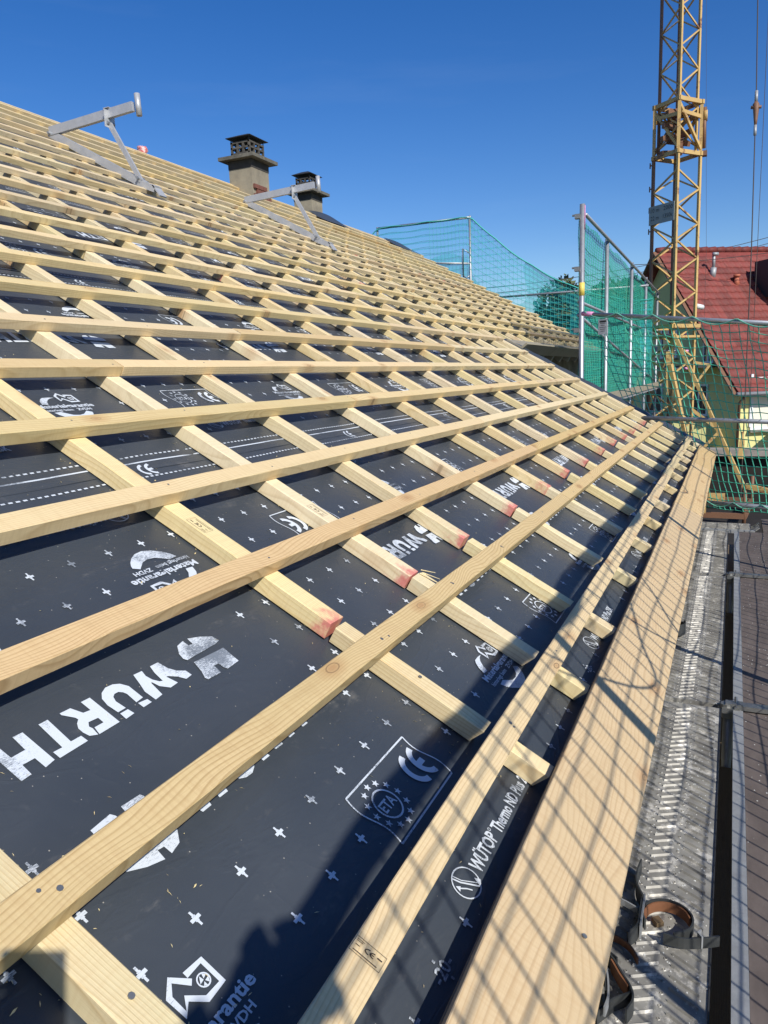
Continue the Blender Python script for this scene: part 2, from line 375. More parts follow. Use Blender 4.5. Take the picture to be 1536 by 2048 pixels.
# a sawn board with softened arrises, local x along its length, base at z = 0
_bc = {}
def board_mesh(L, W, H, m, ch=.0022, end_ch=0.0, var=0):
    key = (round(L, 3), W, H, m.name, end_ch, var)
    if key in _bc: return _bc[key]
    rr = random.Random(hash((round(L, 3), W, H, var)) & 0xffff)
    prof = [(-W / 2 + ch, 0), (W / 2 - ch, 0), (W / 2, ch), (W / 2, H - ch), (W / 2 - ch, H), (-W / 2 + ch, H), (-W / 2, H - ch), (-W / 2, ch)]
    n = max(1, int(L / .07)); vs = []; fs = []
    xs = [L * i / n for i in range(n + 1)]
    if end_ch: xs = [0, end_ch] + xs[1:]
    sd_ = rr.uniform(0, 90)
    for i, x in enumerate(xs):
        dy = .0022 * noise.noise(Vector((x * .9, sd_, 1))); dz = .0010 * noise.noise(Vector((x * 1.3, sd_, 5)))
        for q, (y, z) in enumerate(prof):
            e = .0016 * max(0, noise.noise(Vector((x * 9, sd_ + q * 3.1, 2)))) + .004 * max(0, noise.noise(Vector((x * 2.1, sd_ + q * 7.7, 8))) - .38)
            yy = y - math.copysign(e, y) * (1 if q in (2, 3, 6, 7) else .2); zz = z - (e if q in (3, 4, 5, 6) and q in (4, 5) else 0)
            if z > H / 2: zz += dz
            xx = x
            if i == 0:
                xx += rr.uniform(0, .0025)
                if end_ch and z < H / 2: xx = x + end_ch * .9     # bevel-cut lower end: top runs on, foot cut back
            if i == len(xs) - 1: xx -= rr.uniform(0, .002)
            vs.append((xx, yy + dy, zz))
    k = len(prof)
    for i in range(len(xs) - 1):
        for j in range(k):
            a = i * k + j; b = i * k + (j + 1) % k
            fs.append((a, b, b + k, a + k))
    fs.append(tuple(range(k - 1, -1, -1))); fs.append(tuple((len(xs) - 1) * k + j for j in range(k)))
    me = bpy.data.meshes.new('board'); me.from_pydata(vs, [], fs); me.materials.append(m)
    _bc[key] = me
    return me
def along_u(u, v, w, tilt=0.0, yaw=0.0):
    return ROOF @ Matrix.Translation((u, v, w)) @ Matrix.Rotation(yaw, 4, 'Z') @ Matrix.Rotation(tilt, 4, 'X')
def along_v(u, v, w, yaw=0.0, down=False):
    a = math.pi / 2
    return ROOF @ Matrix.Translation((u, v, w)) @ Matrix.Rotation(a + yaw, 4, 'Z')

# ------------------------------------------------------------------ ground and terrain
GZ = -3.35
g = MB()
N_ = 60
for i in range(N_ + 1):
    for j in range(N_ + 1):
        x = -900 + 1800 * i / N_; y = -900 + 1800 * j / N_
        d = math.hypot(x, y)
        z = GZ + (0 if d < 60 else (d - 60) * .006 + 6 * noise.noise(Vector((x * .006, y * .006, 3))) * min(1, (d - 60) / 120))
        g.v.append((x, y, z))
for i in range(N_):
    for j in range(N_):
        a = i * (N_ + 1) + j; g.f.append((a, a + N_ + 1, a + N_ + 2, a + 1))
g.obj('ground', M['ground'], None, True, kind='structure')

# ------------------------------------------------------------------ the house under its open roof
U0, U1, U2 = -1.2, 9.58, 18.35
VE, VR = 2.72, 8.38
HC, HB = .040, .040
CH, CW = .048, .065          # counter battens: height and width, foot at w = -.007
house = thing('house', 'house whose open timber batten roof over dark printed underlay fills the picture', 'house')
def sag(u, v):
    return .0035 * noise.noise(Vector((u * 2.2, v * 3.1, 0))) + .002 * noise.noise(Vector((u * 6, v * 7, 5)))
def zu(u, v):
    a = .007 if v > 2.2 else .0
    return sag(u, v) - .012 + a * noise.noise(Vector((u * 3.3, v * 4, 9)))
SHEETS = [(-.16, 1.47), (1.40, 3.03), (2.98, 4.62), (4.56, 6.2), (6.14, 7.8), (7.7, 8.4)]
sheets = []
for k, (va, vb) in enumerate(SHEETS):
    b = MB()
    ue = 10.02 if vb < 2.9 else U2 + .15
    nu = int((ue - U0) / (.11 if k < 3 else .3)); nv = 14 if k < 3 else 5
    for i in range(nu + 1):
        for j in range(nv + 1):
            u = U0 + (ue - U0) * i / nu; v = va + (vb - va) * j / nv
            if k == 1 and False: pass
            lift = .0016 * k
            b.v.append(tuple(V(u, v, zu(u, v) + lift)))
    for i in range(nu):
        for j in range(nv):
            a = i * (nv + 1) + j
            u = U0 + (ue - U0) * (i + .5) / nu; v = va + (vb - va) * (j + .5) / nv
            if u > 10.02 and v < VE: continue
            b.f.append((a, a + nv + 1, a + nv + 2, a + 1))
    sheets.append(b.obj('underlay_sheet', M['membrane'], house, True))
# the felt turned up along the lower verge, with its nailed strip
b = MB()
prev = None
for i in range(30):
    v = -.10 + (VE + .12) * i / 29
    w = .005 * math.sin(i * 1.7) + .004
    ring = [V(9.86, v, .000), V(9.95, v, .03 + w * .4), V(10.05, v, .052 + w), V(10.15, v, .048 + w), V(10.20, v, .0 + w), V(10.20, v, -.06)]
    o = len(b.v); b.v += [tuple(p) for p in ring]
    if prev is not None:
        for j in range(5): b.f.append((prev + j, o + j, o + j + 1, prev + j + 1))
    prev = o
b.obj('verge_felt', M['membrane'], house, True, label='black felt turned up along the lower verge of the roof')

# ---- printing on the membrane
def text_tris(body, size=1.0, bold=0.0, res=2):
    cu = bpy.data.curves.new('t', 'FONT'); cu.body = body; cu.size = size; cu.resolution_u = res; cu.offset = bold
    o = bpy.data.objects.new('t', cu); COL.objects.link(o)
    bpy.context.view_layer.update()
    me = bpy.data.meshes.new_from_object(o.evaluated_get(bpy.context.evaluated_depsgraph_get()))
    vs = [(v.co.x, v.co.y) for v in me.vertices]; fs = [tuple(p.vertices) for p in me.polygons]
    bpy.data.objects.remove(o); bpy.data.curves.remove(cu); bpy.data.meshes.remove(me)
    return vs, fs
def fit(tf, x0, y0, x1, y1, slant=0.0):
    vs, fs = tf
    xs = [v[0] for v in vs]; ys = [v[1] for v in vs]
    a, b_, c, d = min(xs), max(xs), min(ys), max(ys)
    out = []
    for x, y in vs:
        Y = (y - c) / (d - c); out.append((x0 + (x - a) / (b_ - a) * (x1 - x0) + slant * Y * (y1 - y0), y0 + Y * (y1 - y0)))
    return out, fs
def merge(*parts):
    vs, fs = [], []
    for v, f in parts:
        o = len(vs); vs += v; fs += [tuple(i + o for i in q) for q in f]
    return vs, fs
def poly(*pts): return list(pts), [tuple(range(len(pts)))]
def strip(pts, w, closed=False):
    """stroke a 2D polyline"""
    n = len(pts); vs, fs = [], []
    for i in range(n):
        p0 = pts[(i - 1) % n] if (closed or i > 0) else pts[i]; p1 = pts[(i + 1) % n] if (closed or i < n - 1) else pts[i]
        dx, dy = p1[0] - p0[0], p1[1] - p0[1]; L = math.hypot(dx, dy) or 1
        ww = w[i] if isinstance(w, list) else w
        nx, ny = -dy / L * ww / 2, dx / L * ww / 2
        vs += [(pts[i][0] + nx, pts[i][1] + ny), (pts[i][0] - nx, pts[i][1] - ny)]
    for i in range(n if closed else n - 1):
        a = 2 * i; c = 2 * ((i + 1) % n); fs.append((a, a + 1, c + 1, c))
    return vs, fs
def arc(cx, cy, rx_, ry_, a0, a1, n=14):
    return [(cx + rx_ * math.cos(a0 + (a1 - a0) * i / n), cy + ry_ * math.sin(a0 + (a1 - a0) * i / n)) for i in range(n + 1)]
def shift(g_, dx, dy, flip=False):
    s = -1 if flip else 1
    return [(dx + s * x, dy + s * y) for x, y in g_[0]], g_[1]
PI = math.pi
def cross_mark():
    return merge(strip([(0, -.0135), (0, -.0031)], .0040), strip([(0, .0031), (0, .0135)], .0040), poly((-.0100, -.0030), (.0100, -.0030), (.0100, .0030), (-.0100, .0030)), poly((-.0034, -.0058), (.0034, -.0058), (.0034, -.0031), (-.0034, -.0031)), poly((-.0034, .0031), (.0034, .0031), (.0034, .0058), (-.0034, .0058)))
def star(cx, cy, r):
    p = []
    for i in range(10):
        q = r if i % 2 == 0 else r * .42; t = PI / 2 + i * PI / 5; p.append((cx + q * math.cos(t), cy + q * math.sin(t)))
    vs = [(cx, cy)] + p; return vs, [(0, 1 + i, 1 + (i + 1) % 10) for i in range(10)]
def ce(x0, y0, x1, y1):
    h = y1 - y0; r = h / 2; w = h * .17; cy = (y0 + y1) / 2; out = []
    wd = (x1 - x0) / 2
    for k, cx in enumerate((x0 + wd * .95, x0 + wd * 2.0)):
        out.append(strip(arc(cx, cy, wd * .85, r - w / 2, PI * .52, PI * 1.48, 16), w))
    cx = x0 + wd * 2.0
    out.append(strip([(cx - wd * .85, cy), (cx - wd * .12, cy)], w))
    return merge(*out)
def eta_box():
    W_, H_ = .28, .135; l = []
    bulge = lambda x: [(x + .008 * math.sin(2 * PI * t / 12) , H_ * t / 12) for t in range(13)]
    l.append(strip([(0, 0), (W_, 0)], .004)); l.append(strip([(0, H_), (W_, H_)], .004))
    l.append(strip(bulge(0), .0035)); l.append(strip(bulge(W_), .0035))
    cx, cy = .066, .068
    l.append(strip(arc(cx, cy, .034, .034, 0, 2 * PI, 28)[:-1], .0042, True))
    for i in range(12): l.append(star(cx + .051 * math.cos(i * PI / 6), cy + .051 * math.sin(i * PI / 6), .0095))
    l.append(fit(text_tris('ETA', 1, .02), cx - .026, cy - .012, cx + .026, cy + .012))
    l.append(ce(.185, .026, .262, .112))
    return merge(*l)
def guarantee():
    l = [fit(text_tris('Materialgarantie', 1, .03), .008, .064, .2386, .093),
         fit(text_tris('hinterlegt beim', 1, .012), .011, .045, .130, .063), fit(text_tris('ZVDH', 1, .03), .148, .049, .209, .0635)]
    l.append(poly(*[(0.1792, 0.0131), (0.1633, 0.0003), (0.1418, -0.0106), (0.1137, -0.0143), (0.0854, -0.0057), (0.0632, 0.0095), (0.0484, 0.026), (0.0408, 0.0416), (0.0686, 0.0443), (0.0833, 0.034), (0.1022, 0.022), (0.1274, 0.0194), (0.1479, 0.0245), (0.1637, 0.0353), (0.1754, 0.0438), (0.1926, 0.0335), (0.1887, 0.0244)]))
    l.append(poly(*[(0.038, 0.0955), (0.0457, 0.1153), (0.06, 0.131), (0.0727, 0.1384), (0.0974, 0.1395), (0.1208, 0.1371), (0.1019, 0.1335), (0.0858, 0.1252), (0.0703, 0.1103), (0.0626, 0.0936)]))
    Mx = [(0.157, 0.111), (0.1377, 0.1354), (0.1196, 0.1191), (0.1196, 0.0874), (0.1355, 0.1021), (0.1555, 0.0802), (0.1886, 0.0804), (0.1897, 0.1222), (0.1575, 0.124)]
    l.append(strip([(x + .013, y + .027) for x, y in Mx], .0098))
    cx, cy = .184, .128
    l.append(strip(arc(cx, cy, .0098, .0098, 0, 2 * PI, 18)[:-1], .0022, True))
    l.append(poly((cx - .008, cy - .001), (cx - .001, cy + .008), (cx, cy))); l.append(poly((cx + .001, cy + .001), (cx + .008, cy + .003), (cx + .004, cy + .008)))
    l.append(poly((cx - .006, cy - .006), (cx - .001, cy - .002), (cx - .001, cy - .009))); l.append(poly((cx + .001, cy - .002), (cx + .009, cy - .001), (cx + .004, cy - .008)))
    return merge(*l)
def wurth():
    """badge in two halves, then the heavy word"""
    B1 = [(0.1042, -0.0112), (0.0802, -0.0164), (0.0799, 0.0004), (0.0673, 0.0026), (0.0645, -0.0165), (0.0341, -0.0071), (0.0047, 0.0082), (0.0012, 0.0261), (0.0195, 0.0301), (0.1197, 0.0325), (0.1248, 0.0252), (0.121, 0.009)]
    B2 = [(0.1123, 0.045), (0.0122, 0.0488), (0.0154, 0.0975), (0.0592, 0.1005), (0.0641, 0.0926), (0.0654, 0.078), (0.0801, 0.0771), (0.0832, 0.0999), (0.1252, 0.0978), (0.1282, 0.0911), (0.1195, 0.0736)]
    Wl = [(0.2052, 0.0027), (0.1816, 0.0029), (0.1765, 0.0269), (0.1656, 0.0425), (0.1487, 0.053), (0.1465, 0.0688), (0.1662, 0.0706), (0.1777, 0.0556), (0.1945, 0.0433), (0.1985, 0.043), (0.1902, 0.0681), (0.214, 0.07), (0.2312, 0.0543), (0.2368, 0.0371), (0.2395, 0.0400), (0.2439, 0.0741), (0.2661, 0.077), (0.2686, 0.0495), (0.2614, 0.0292), (0.2535, 0.0027), (0.2301, 0.0036), (0.2338, 0.0185), (0.2300, 0.0330), (0.221, 0.0449), (0.2138, 0.0473), (0.2113, 0.0223)]
    Ul = [(0.2837, 0.0587), (0.3043, 0.0612), (0.3033, 0.035), (0.3066, 0.0274), (0.3138, 0.0215), (0.3237, 0.0215), (0.3312, 0.0261), (0.3358, 0.0374), (0.3325, 0.0606), (0.3527, 0.0609), (0.3561, 0.0368), (0.3527, 0.0182), (0.3424, 0.0065), (0.3264, -0.0007), (0.3081, 0.0003), (0.2948, 0.0066), (0.2846, 0.0209)]
    D1 = [(0.3033, 0.0646), (0.2798, 0.0668), (0.278, 0.0773), (0.3022, 0.0786)]; D2 = [(0.3519, 0.0656), (0.3317, 0.0654), (0.329, 0.0798), (0.3524, 0.0817)]
    Rl = [(0.3907, 0.0031), (0.3693, 0.0034), (0.3676, 0.0802), (0.418, 0.0810), (0.4140, 0.0640), (0.3923, 0.0642), (0.3924, 0.0502), (0.414, 0.0485), (0.4205, 0.0570), (0.4180, 0.0640), (0.4205, 0.0806), (0.4349, 0.0741), (0.4386, 0.0618), (0.4387, 0.0496), (0.4323, 0.0396), (0.4238, 0.0332), (0.4253, 0.0273), (0.4411, 0.0089), (0.4407, 0.0042), (0.4169, 0.0046), (0.4057, 0.0259), (0.3901, 0.028)]
    Tl = [(0.488, 0.005), (0.468, 0.0047), (0.4695, 0.0655), (0.4466, 0.0656), (0.4451, 0.081), (0.5087, 0.0832), (0.5093, 0.067), (0.4901, 0.0675)]
    Hl = [(0.5404, 0.0044), (0.5208, 0.0049), (0.5181, 0.081), (0.5399, 0.0851), (0.541, 0.0601), (0.5656, 0.0601), (0.5665, 0.0831), (0.5873, 0.0849), (0.5892, 0.0105), (0.5716, 0.0092), (0.5698, 0.0382), (0.5416, 0.0373)]
    return merge(*[poly(*p) for p in (B1, B2, Wl, Ul, D1, D2, Rl, Tl, Hl)])
def product_line():
    l = [fit(text_tris('WÜTOP', 1, .03), .080, -.013, .202, .024), fit(text_tris('Thermo ND Plus 2SK', 1, .03), .218, -.013, .474, .016)]
    l.append(strip(arc(.208, .013, .0035, .0035, 0, 2 * PI, 8)[:-1], .0015, True))
    l.append(strip(arc(.036, .004, .036, .030, 0, 2 * PI, 26)[:-1], .0028, True))
    l.append(strip([(.020, .030), (.026, .014), (.052, -.022)], .0035)); l.append(strip([(.026, .031), (.032, .014), (.058, -.018)], .002))
    l.append(strip([(.010, .012), (.024, -.002), (.030, -.012)], .0028)); l.append(poly((.006, .006), (.018, .010), (.010, .018)))
    l.append(poly((.050, -.024), (.068, -.016), (.060, -.004)))
    return merge(*l)
def twenty(): return merge(fit(text_tris('-20-', 1, .02), -.028, -.012, .028, .012), strip([(0, .016), (0, .022)], .005), strip([(0, -.022), (0, -.016)], .005))
G_CROSS, G_ETA, G_MG, G_W, G_PL, G_20 = cross_mark(), eta_box(), guarantee(), wurth(), product_line(), twenty()
G_CE = ce(0, 0, .060, .058)
def subdiv_long(gm_): return gm_
def stamp(acc, gm_, du, dv, flip, z):
    vs, fs = shift(gm_, du, dv, flip)
    acc.add([V(x, y, z + zu(x, y)) for x, y in vs], fs if not flip else fs)
PER = 1.37
for k, (voff, uoff) in enumerate([(0, 0), (1.60, -.18), (3.19, .31), (4.78, .62)]):
    acc = MB(); z = .0024 + .0016 * k
    ulim = 9.9 if k < 2 else (14 if k == 2 else 12)
    vlim = 8.2
    def ok(u): return U0 < u < ulim
    def S_at(gm_, u, v, flip, ext=.3):
        if ok(u) and ok(u + (-ext if flip else ext)): stamp(acc, gm_, u, v + voff, flip, z)
    n0 = -2
    occupied = []
    for n in range(n0, 12):
        b0 = uoff + n * PER
        S_at(G_PL, b0 + 1.178, 0, False, .5); S_at(G_20, b0 + 1.013, -.026, False, .02)
        S_at(G_ETA, b0 + 1.190, .139, False); S_at(G_MG, b0 + 1.912, .126, False)
        S_at(G_W, b0 + .765, .438, False, .6); S_at(G_W, b0 + 1.350, .757, True, .6)
        S_at(G_MG, b0 + 1.565, 1.062, True); S_at(G_ETA, b0 + 2.296, 1.055, True)
        S_at(G_PL, b0 + 1.55, 1.235, True, .5)
        S_at(G_CE, b0 + 1.782, 1.372, False, .06)
        occupied += [(b0 + 1.15, b0 + 1.50, .205), (b0 + 1.90, b0 + 2.18, .205), (b0 + .72, b0 + 1.41, .44), (b0 + .72, b0 + 1.41, .54), (b0 + .72, b0 + 1.41, .655), (b0 + .72, b0 + 1.41, .767),
                     (b0 + 1.31, b0 + 1.60, .987), (b0 + 1.99, b0 + 2.33, .987), (b0 + 1.15, b0 + 1.72, -.026), (b0 + .96, b0 + 1.05, -.026), (b0 + 1.0, b0 + 1.6, 1.22)]
    for v in (-.026, .09, .205, .322, .44, .54, .655, .767, .88, .987, 1.103, 1.22):
        if voff + v > vlim: continue
        n = 0
        while True:
            u = -.132 - .92 + .115 * n + uoff; n += 1
            if u > ulim: break
            if not ok(u): continue
            if any(a < u < c and abs(v - r_) < .02 for a, c, r_ in occupied): continue
            stamp(acc, G_CROSS, u + R.uniform(-.002, .002), v + voff, False, z)
    # seam lines: dashed, solid, dashed
    for vv, dash in ((1.475, True), (1.442, False), (1.366, True)):
        u = U0
        while u < ulim:
            step = .022 if dash else .08
            L_ = .0125 if dash else .08
            y0 = vv + voff
            acc.add([V(u, y0 - .003, z + zu(u, y0)), V(u + L_, y0 - .003, z + zu(u + L_, y0)), V(u + L_, y0 + .003, z + zu(u + L_, y0)), V(u, y0 + .003, z + zu(u, y0))], [(0, 1, 2, 3)])
            u += step
    acc.obj('printed_lettering', M['print'], sheets[k], False, label='white printed words, logos, crosses and seam lines', kind='stuff')

# ---- counter battens
CBU = [-.62, -.05, .640, 1.672, 2.178, 2.728, 3.428, 4.110, 4.712, 5.345, 6.090, 6.808, 7.441, 8.076, 8.66, 9.257, 9.70, 9.84]
u = 10.45
while u < U2 - .1: CBU.append(u); u += R.uniform(.60, .70)
CBU.append(U2)
for i, ur in enumerate(CBU):
    uc = ur - CW / 2
    if ur < 10:
        # lower run: short piece under the first battens, then the long run to the red end
        L = .105 + .035
        inst('counter_batten', board_mesh(.150, .054, .0465, M['counter'], end_ch=.022, var=i % 5), along_v(uc, -.047, -.0075), house)
        inst('counter_batten', board_mesh(.444, .056, .0465, M['counter'], end_ch=.022, var=i % 7), along_v(uc, .128, -.0075, R.uniform(-.004, .004)), house)
        if i != 2:
            red = M['counter_red'] if ur < 9.6 else M['counter']
            Lr = 3.4 if i % 2 else 2.8
            inst('counter_batten', board_mesh(Lr, CW, CH + .001, red, var=i % 6), along_v(uc + R.uniform(-.002, .002), .578 + R.uniform(-.01, .01), -.0075, R.uniform(-.0015, .0015)), house,
                 label='counter batten with a red painted lower end') if red is M['counter_red'] else \
            inst('counter_batten', board_mesh(Lr, CW, CH + .001, red, var=i % 6), along_v(uc, .58, -.0075), house)
            vs_ = .578 + Lr + .004
        else:
            inst('counter_batten', board_mesh(3.0, CW, CH, M['counter'], var=3), along_v(uc - .44, .60, -.0075), house); vs_ = 3.6
    else:
        vs_ = VE - .02
    first = ur > 10
    while vs_ < VR - .05:
        L = min(R.choice([2.4, 3.0]), VR - vs_)
        inst('counter_batten', board_mesh(round(L, 2), CW, CH, M['counter_red'] if R.random() < .22 and not first else M['counter'], var=i % 4), along_v(uc + R.uniform(-.006, .006), vs_, -.0075, R.uniform(-.002, .002)), house)
        vs_ += round(L, 2) + .004; first = False
# a split-off sliver on the second red end
b = MB()
for k, (du, dv, l_, w_) in enumerate(((.0, .0, .075, .016), (.012, -.004, .055, .010), (.020, .006, .040, .007))):
    p = V(2.165 + du, .566 + dv, .0415 + .002 * k); q = V(2.178 + du * 1.8, .566 + dv - l_, .0445 + .004 * k); r_ = V(2.165 + du + w_, .566 + dv - .004, .0415)
    b.add([p, r_, q, p + Vector((0, 0, .003)), r_ + Vector((0, 0, .003)), q + Vector((0, 0, .0015))], [(0, 1, 2), (3, 5, 4), (0, 3, 4, 1), (1, 4, 5, 2), (2, 5, 3, 0)])
b.obj('splinter', M['counter'], house)

# ---- battens
rows = [.0878, .4585, .832, 1.193, 1.568, 1.934]
v = 2.303
while v < VR - .12: rows.append(v); v += .3685
rows.append(VR - .06)
def joints(a, c, k):
    out = [a]; x = a + R.uniform(1.6, 4.6)
    special = {0: [6.2], 1: [3.9], 2: [4.6], 3: [4.52, 7.3], 4: [3.42, 7.4], 5: [2.18, 5.345]}
    if k in special: return [a] + special[k] + [c]
    while x < c - 1:
        cb = min(CBU, key=lambda q: abs(q - x)) - .03
        out.append(cb); x = cb + R.choice([3.2, 4.0, 4.6])
    return out + [c]
for k, v in enumerate(rows):
    end = U1 + R.uniform(-.02, .03) if v < VE + .05 else U2 + .12
    js = joints(U0, end, k)
    for a, c in zip(js[:-1], js[1:]):
        L = round(c - a - .0025, 3)
        mm = M['batten_brown'] if (k in (1, 2)) or (k > 5 and R.random() < .05) else M['batten']
        me = board_mesh(L, .060, HB, mm, var=len(_bc) % 9)
        inst('batten', me, along_u(a, v + R.uniform(-.0025, .0025) * (k > 0), HC + .0025, R.uniform(-.01, .01), R.uniform(-.0008, .0008)), house)
# screw heads on the battens close by
b = MB(); n_ = V(0, 0, 1) - V(0, 0, 0)
for v_ in rows[:9]:
    for ur in CBU:
        if -.3 < ur < 9.7:
            c = V(ur - .03 + R.uniform(-.012, .012), v_ + R.uniform(-.012, .012), HC + HB + .0022); b.tube([c - n_ * .001, c + n_ * .0006], .0034, 7)
b.obj('nail_head', M['castiron'], house, kind='stuff')
b = MB()
for (u, v, w) in [(.62, .455, .0825), (1.62, .455, .0825), (1.64, .09, .0825), (2.15, .456, .0825), (.61, .30, .0425), (1.645, .33, .0425), (2.69, .455, .0825), (1.18, -.20, .083)]:
    c = V(u, v, w); n = (V(0, 0, 1) - V(0, 0, 0)); b.tube([c - n * .001, c + n * .0006], .0048, 8)
b.obj('screw_head', M['castiron'], house, kind='stuff')

# ---- eaves boards, their bearers and the fascia
for k, (a, c) in enumerate([(U0, 1.0 - .002 + .0), (1.0, 5.336), (5.345, 7.73), (7.74, 9.42)]):
    if k == 0: a, c = U0, .30
    if k == 1: a = .302
    inst('eaves_board', board_mesh(round(c - a, 3), .202, .032, M['board'], var=k), along_u(a, -.151 + .001 * k, .049, 0, 0), house)
for i, ur in enumerate(CBU):
    if ur < 9.8: inst('board_bearer', board_mesh(.17, .056, .046, M['brownwood'], var=i % 3), along_v(ur - .03, -.232, .002), house)
b = MB(); b.frame(V((U0 + 9.5) / 2, -.14, -.014), Vector((1, 0, 0)), Vector((0, C_, S_)), Vector((0, -S_, C_)), 9.5 - U0, .17, .022); b.obj('soffit_board', M['oldwood'], house)
b = MB(); b.box(U0, -.205, -.32, 9.5, -.183, -.15); b.obj('fascia_board', M['oldwood'], house)
b = MB(); b.box(U0, .25, GZ, 9.9, .40, -.02); b.obj('wall', M['render'], house)
b = MB(); b.box(9.75, .41, GZ, 9.9, 3.0, .0); b.add([(9.75, .41, .0), (9.9, .41, .0), (9.75, 3.0, 1.45), (9.9, 3.0, 1.45), (9.75, 3.0, 0), (9.9, 3.0, 0)], [(0, 1, 3, 2), (0, 2, 4), (1, 5, 3), (0, 4, 5, 1)]); b.obj('wall', M['render'], house)
b = MB(); b.box(9.91, 2.85, GZ, U2, 3.0, 1.25); b.obj('wall', M['render'], house)
b = MB(); yR = VR * C_; zR = VR * S_
b.add([(U2 - .15, 3.0, GZ), (U2, 3.0, GZ), (U2 - .15, 13.0, GZ), (U2, 13.0, GZ), (U2 - .15, 3.0, 1.5), (U2, 3.0, 1.5), (U2 - .15, yR, zR - .15), (U2, yR, zR - .15), (U2 - .15, 13.0, .9), (U2, 13.0, .9)],
      [(0, 1, 5, 4), (2, 8, 9, 3), (4, 5, 7, 6), (6, 7, 9, 8), (0, 4, 6, 8, 2), (1, 3, 9, 7, 5)]); b.obj('wall', M['render'], house)
b = MB(); b.add([(U0, yR, zR + .02), (U2 + .15, yR, zR + .02), (U2 + .15, 14.2, .35), (U0, 14.2, .35), (U0, yR, zR - .1), (U2 + .15, yR, zR - .1), (U2 + .15, 14.2, .2), (U0, 14.2, .2)],
      [(0, 1, 2, 3), (4, 7, 6, 5), (0, 4, 5, 1), (2, 6, 7, 3), (1, 5, 6, 2), (0, 3, 7, 4)]); b.obj('rear_slope', M['membrane'], house)
# upper wing eaves: old grey board and rafter tails
for a, c in ((9.98, 11.9), (11.91, 14.4), (14.41, 16.6), (16.61, U2 + .1)):
    inst('eaves_board', board_mesh(round(c - a, 2), .24, .028, M['oldwood'], var=7), along_u(a, VE - .13, .028, 0, 0), house, label='weathered grey eaves board of the upper wing')
    inst('fascia_board', board_mesh(round(c - a, 2), .20, .028, M['oldwood'], var=8), ROOF @ Matrix.Translation((a, VE - .255, .03)) @ Matrix.Rotation(math.radians(-68), 4, 'X'), house, label='weathered grey fascia board of the upper wing')
x = 10.3
while x < U2:
    b = MB(); b.frame(V(x, VE + .1, -.09), Vector((1, 0, 0)), Vector((0, C_, S_)), Vector((0, -S_, C_)), .08, .62, .14); b.obj('rafter_tail', M['oldwood'], house); x += .68
# the loose felt humps on the ridge
for (ua, ub, vv, hh) in ((13.6, 14.8, 8.15, .05), (17.1, 18.3, 8.05, .02)):
    b = MB(); n = 14; prev = None
    for i in range(n + 1):
        t = i / n; u = ua + (ub - ua) * t; z = HC + HB + hh * math.sin(PI * t) ** .8
        o = len(b.v)
        b.v += [tuple(V(u, vv - .25, HC + HB + .004 + z * .12)), tuple(V(u, vv, z)), tuple(V(u, VR, z + .02))]
        if i: b.f += [(o - 3, o, o + 1, o - 2), (o - 2, o + 1, o + 2, o - 1)]
    o = b.obj('loose_felt', M['membrane'], None, True, label='black felt hump on the ridge beside the smaller chimney' if ua < 14 else 'low black felt strip along the far end of the ridge', category='roofing felt')

b = MB()
for k in range(2600):
    u = .3 + 8 * R.random() ** 1.6; v = R.uniform(-.04, 2.2); s_ = R.uniform(.0008, .0024); a = R.uniform(0, PI)
    if R.random() < .6:
        ur = min(CBU, key=lambda q: abs(q - u)); u = ur + R.choice([.006, -.075]) + R.gauss(0, .02)
    p = V(u, v, zu(u, v) + .0095 * 0 + .0032); d1 = V(math.cos(a), math.sin(a), 0) - V(0, 0, 0); d2 = V(-math.sin(a), math.cos(a), 0) - V(0, 0, 0); L_ = R.uniform(1, 3.5)
    b.add([p - d1 * s_ * L_, p - d2 * s_ * .6, p + d1 * s_ * L_, p + d2 * s_ * .6 + n_ * s_], [(0, 1, 2), (0, 2, 3)])
b.obj('sawdust', M['counter'], None, kind='stuff', label='pale sawdust and chips lying on the dark underlay', category='sawdust')

# stamps on the timbers: small CE panels
def stamp_panel(u, v, w, yawv, s=1.0):
    g_ = merge(strip([(0, 0), (.075, 0), (.075, .040), (0, .040)], .0012, True), ce(.028, .016, .052, .030), strip([(.004, .034), (.022, .034)], .0012), strip([(.004, .030), (.020, .030)], .0012), strip([(.006, .006), (.066, .006)], .002), strip([(.058, .026), (.070, .026)], .003), strip([(.006, .020), (.016, .020)], .002))
    b = MB(); cy, sy = math.cos(yawv), math.sin(yawv)
    b.add([V(u + (x * cy - y * sy) * s, v + (x * sy + y * cy) * s, w) for x, y in g_[0]], g_[1])
    b.obj('printed_stamp', M['ink'], house, label='small dark CE stamp printed on the timber')
stamp_panel(.842, .1135, .0832, -PI / 2, .70)
stamp_panel(1.652, 1.02, .0425, PI / 2, .9)
stamp_panel(2.160, .93, .0425, PI / 2, .9)

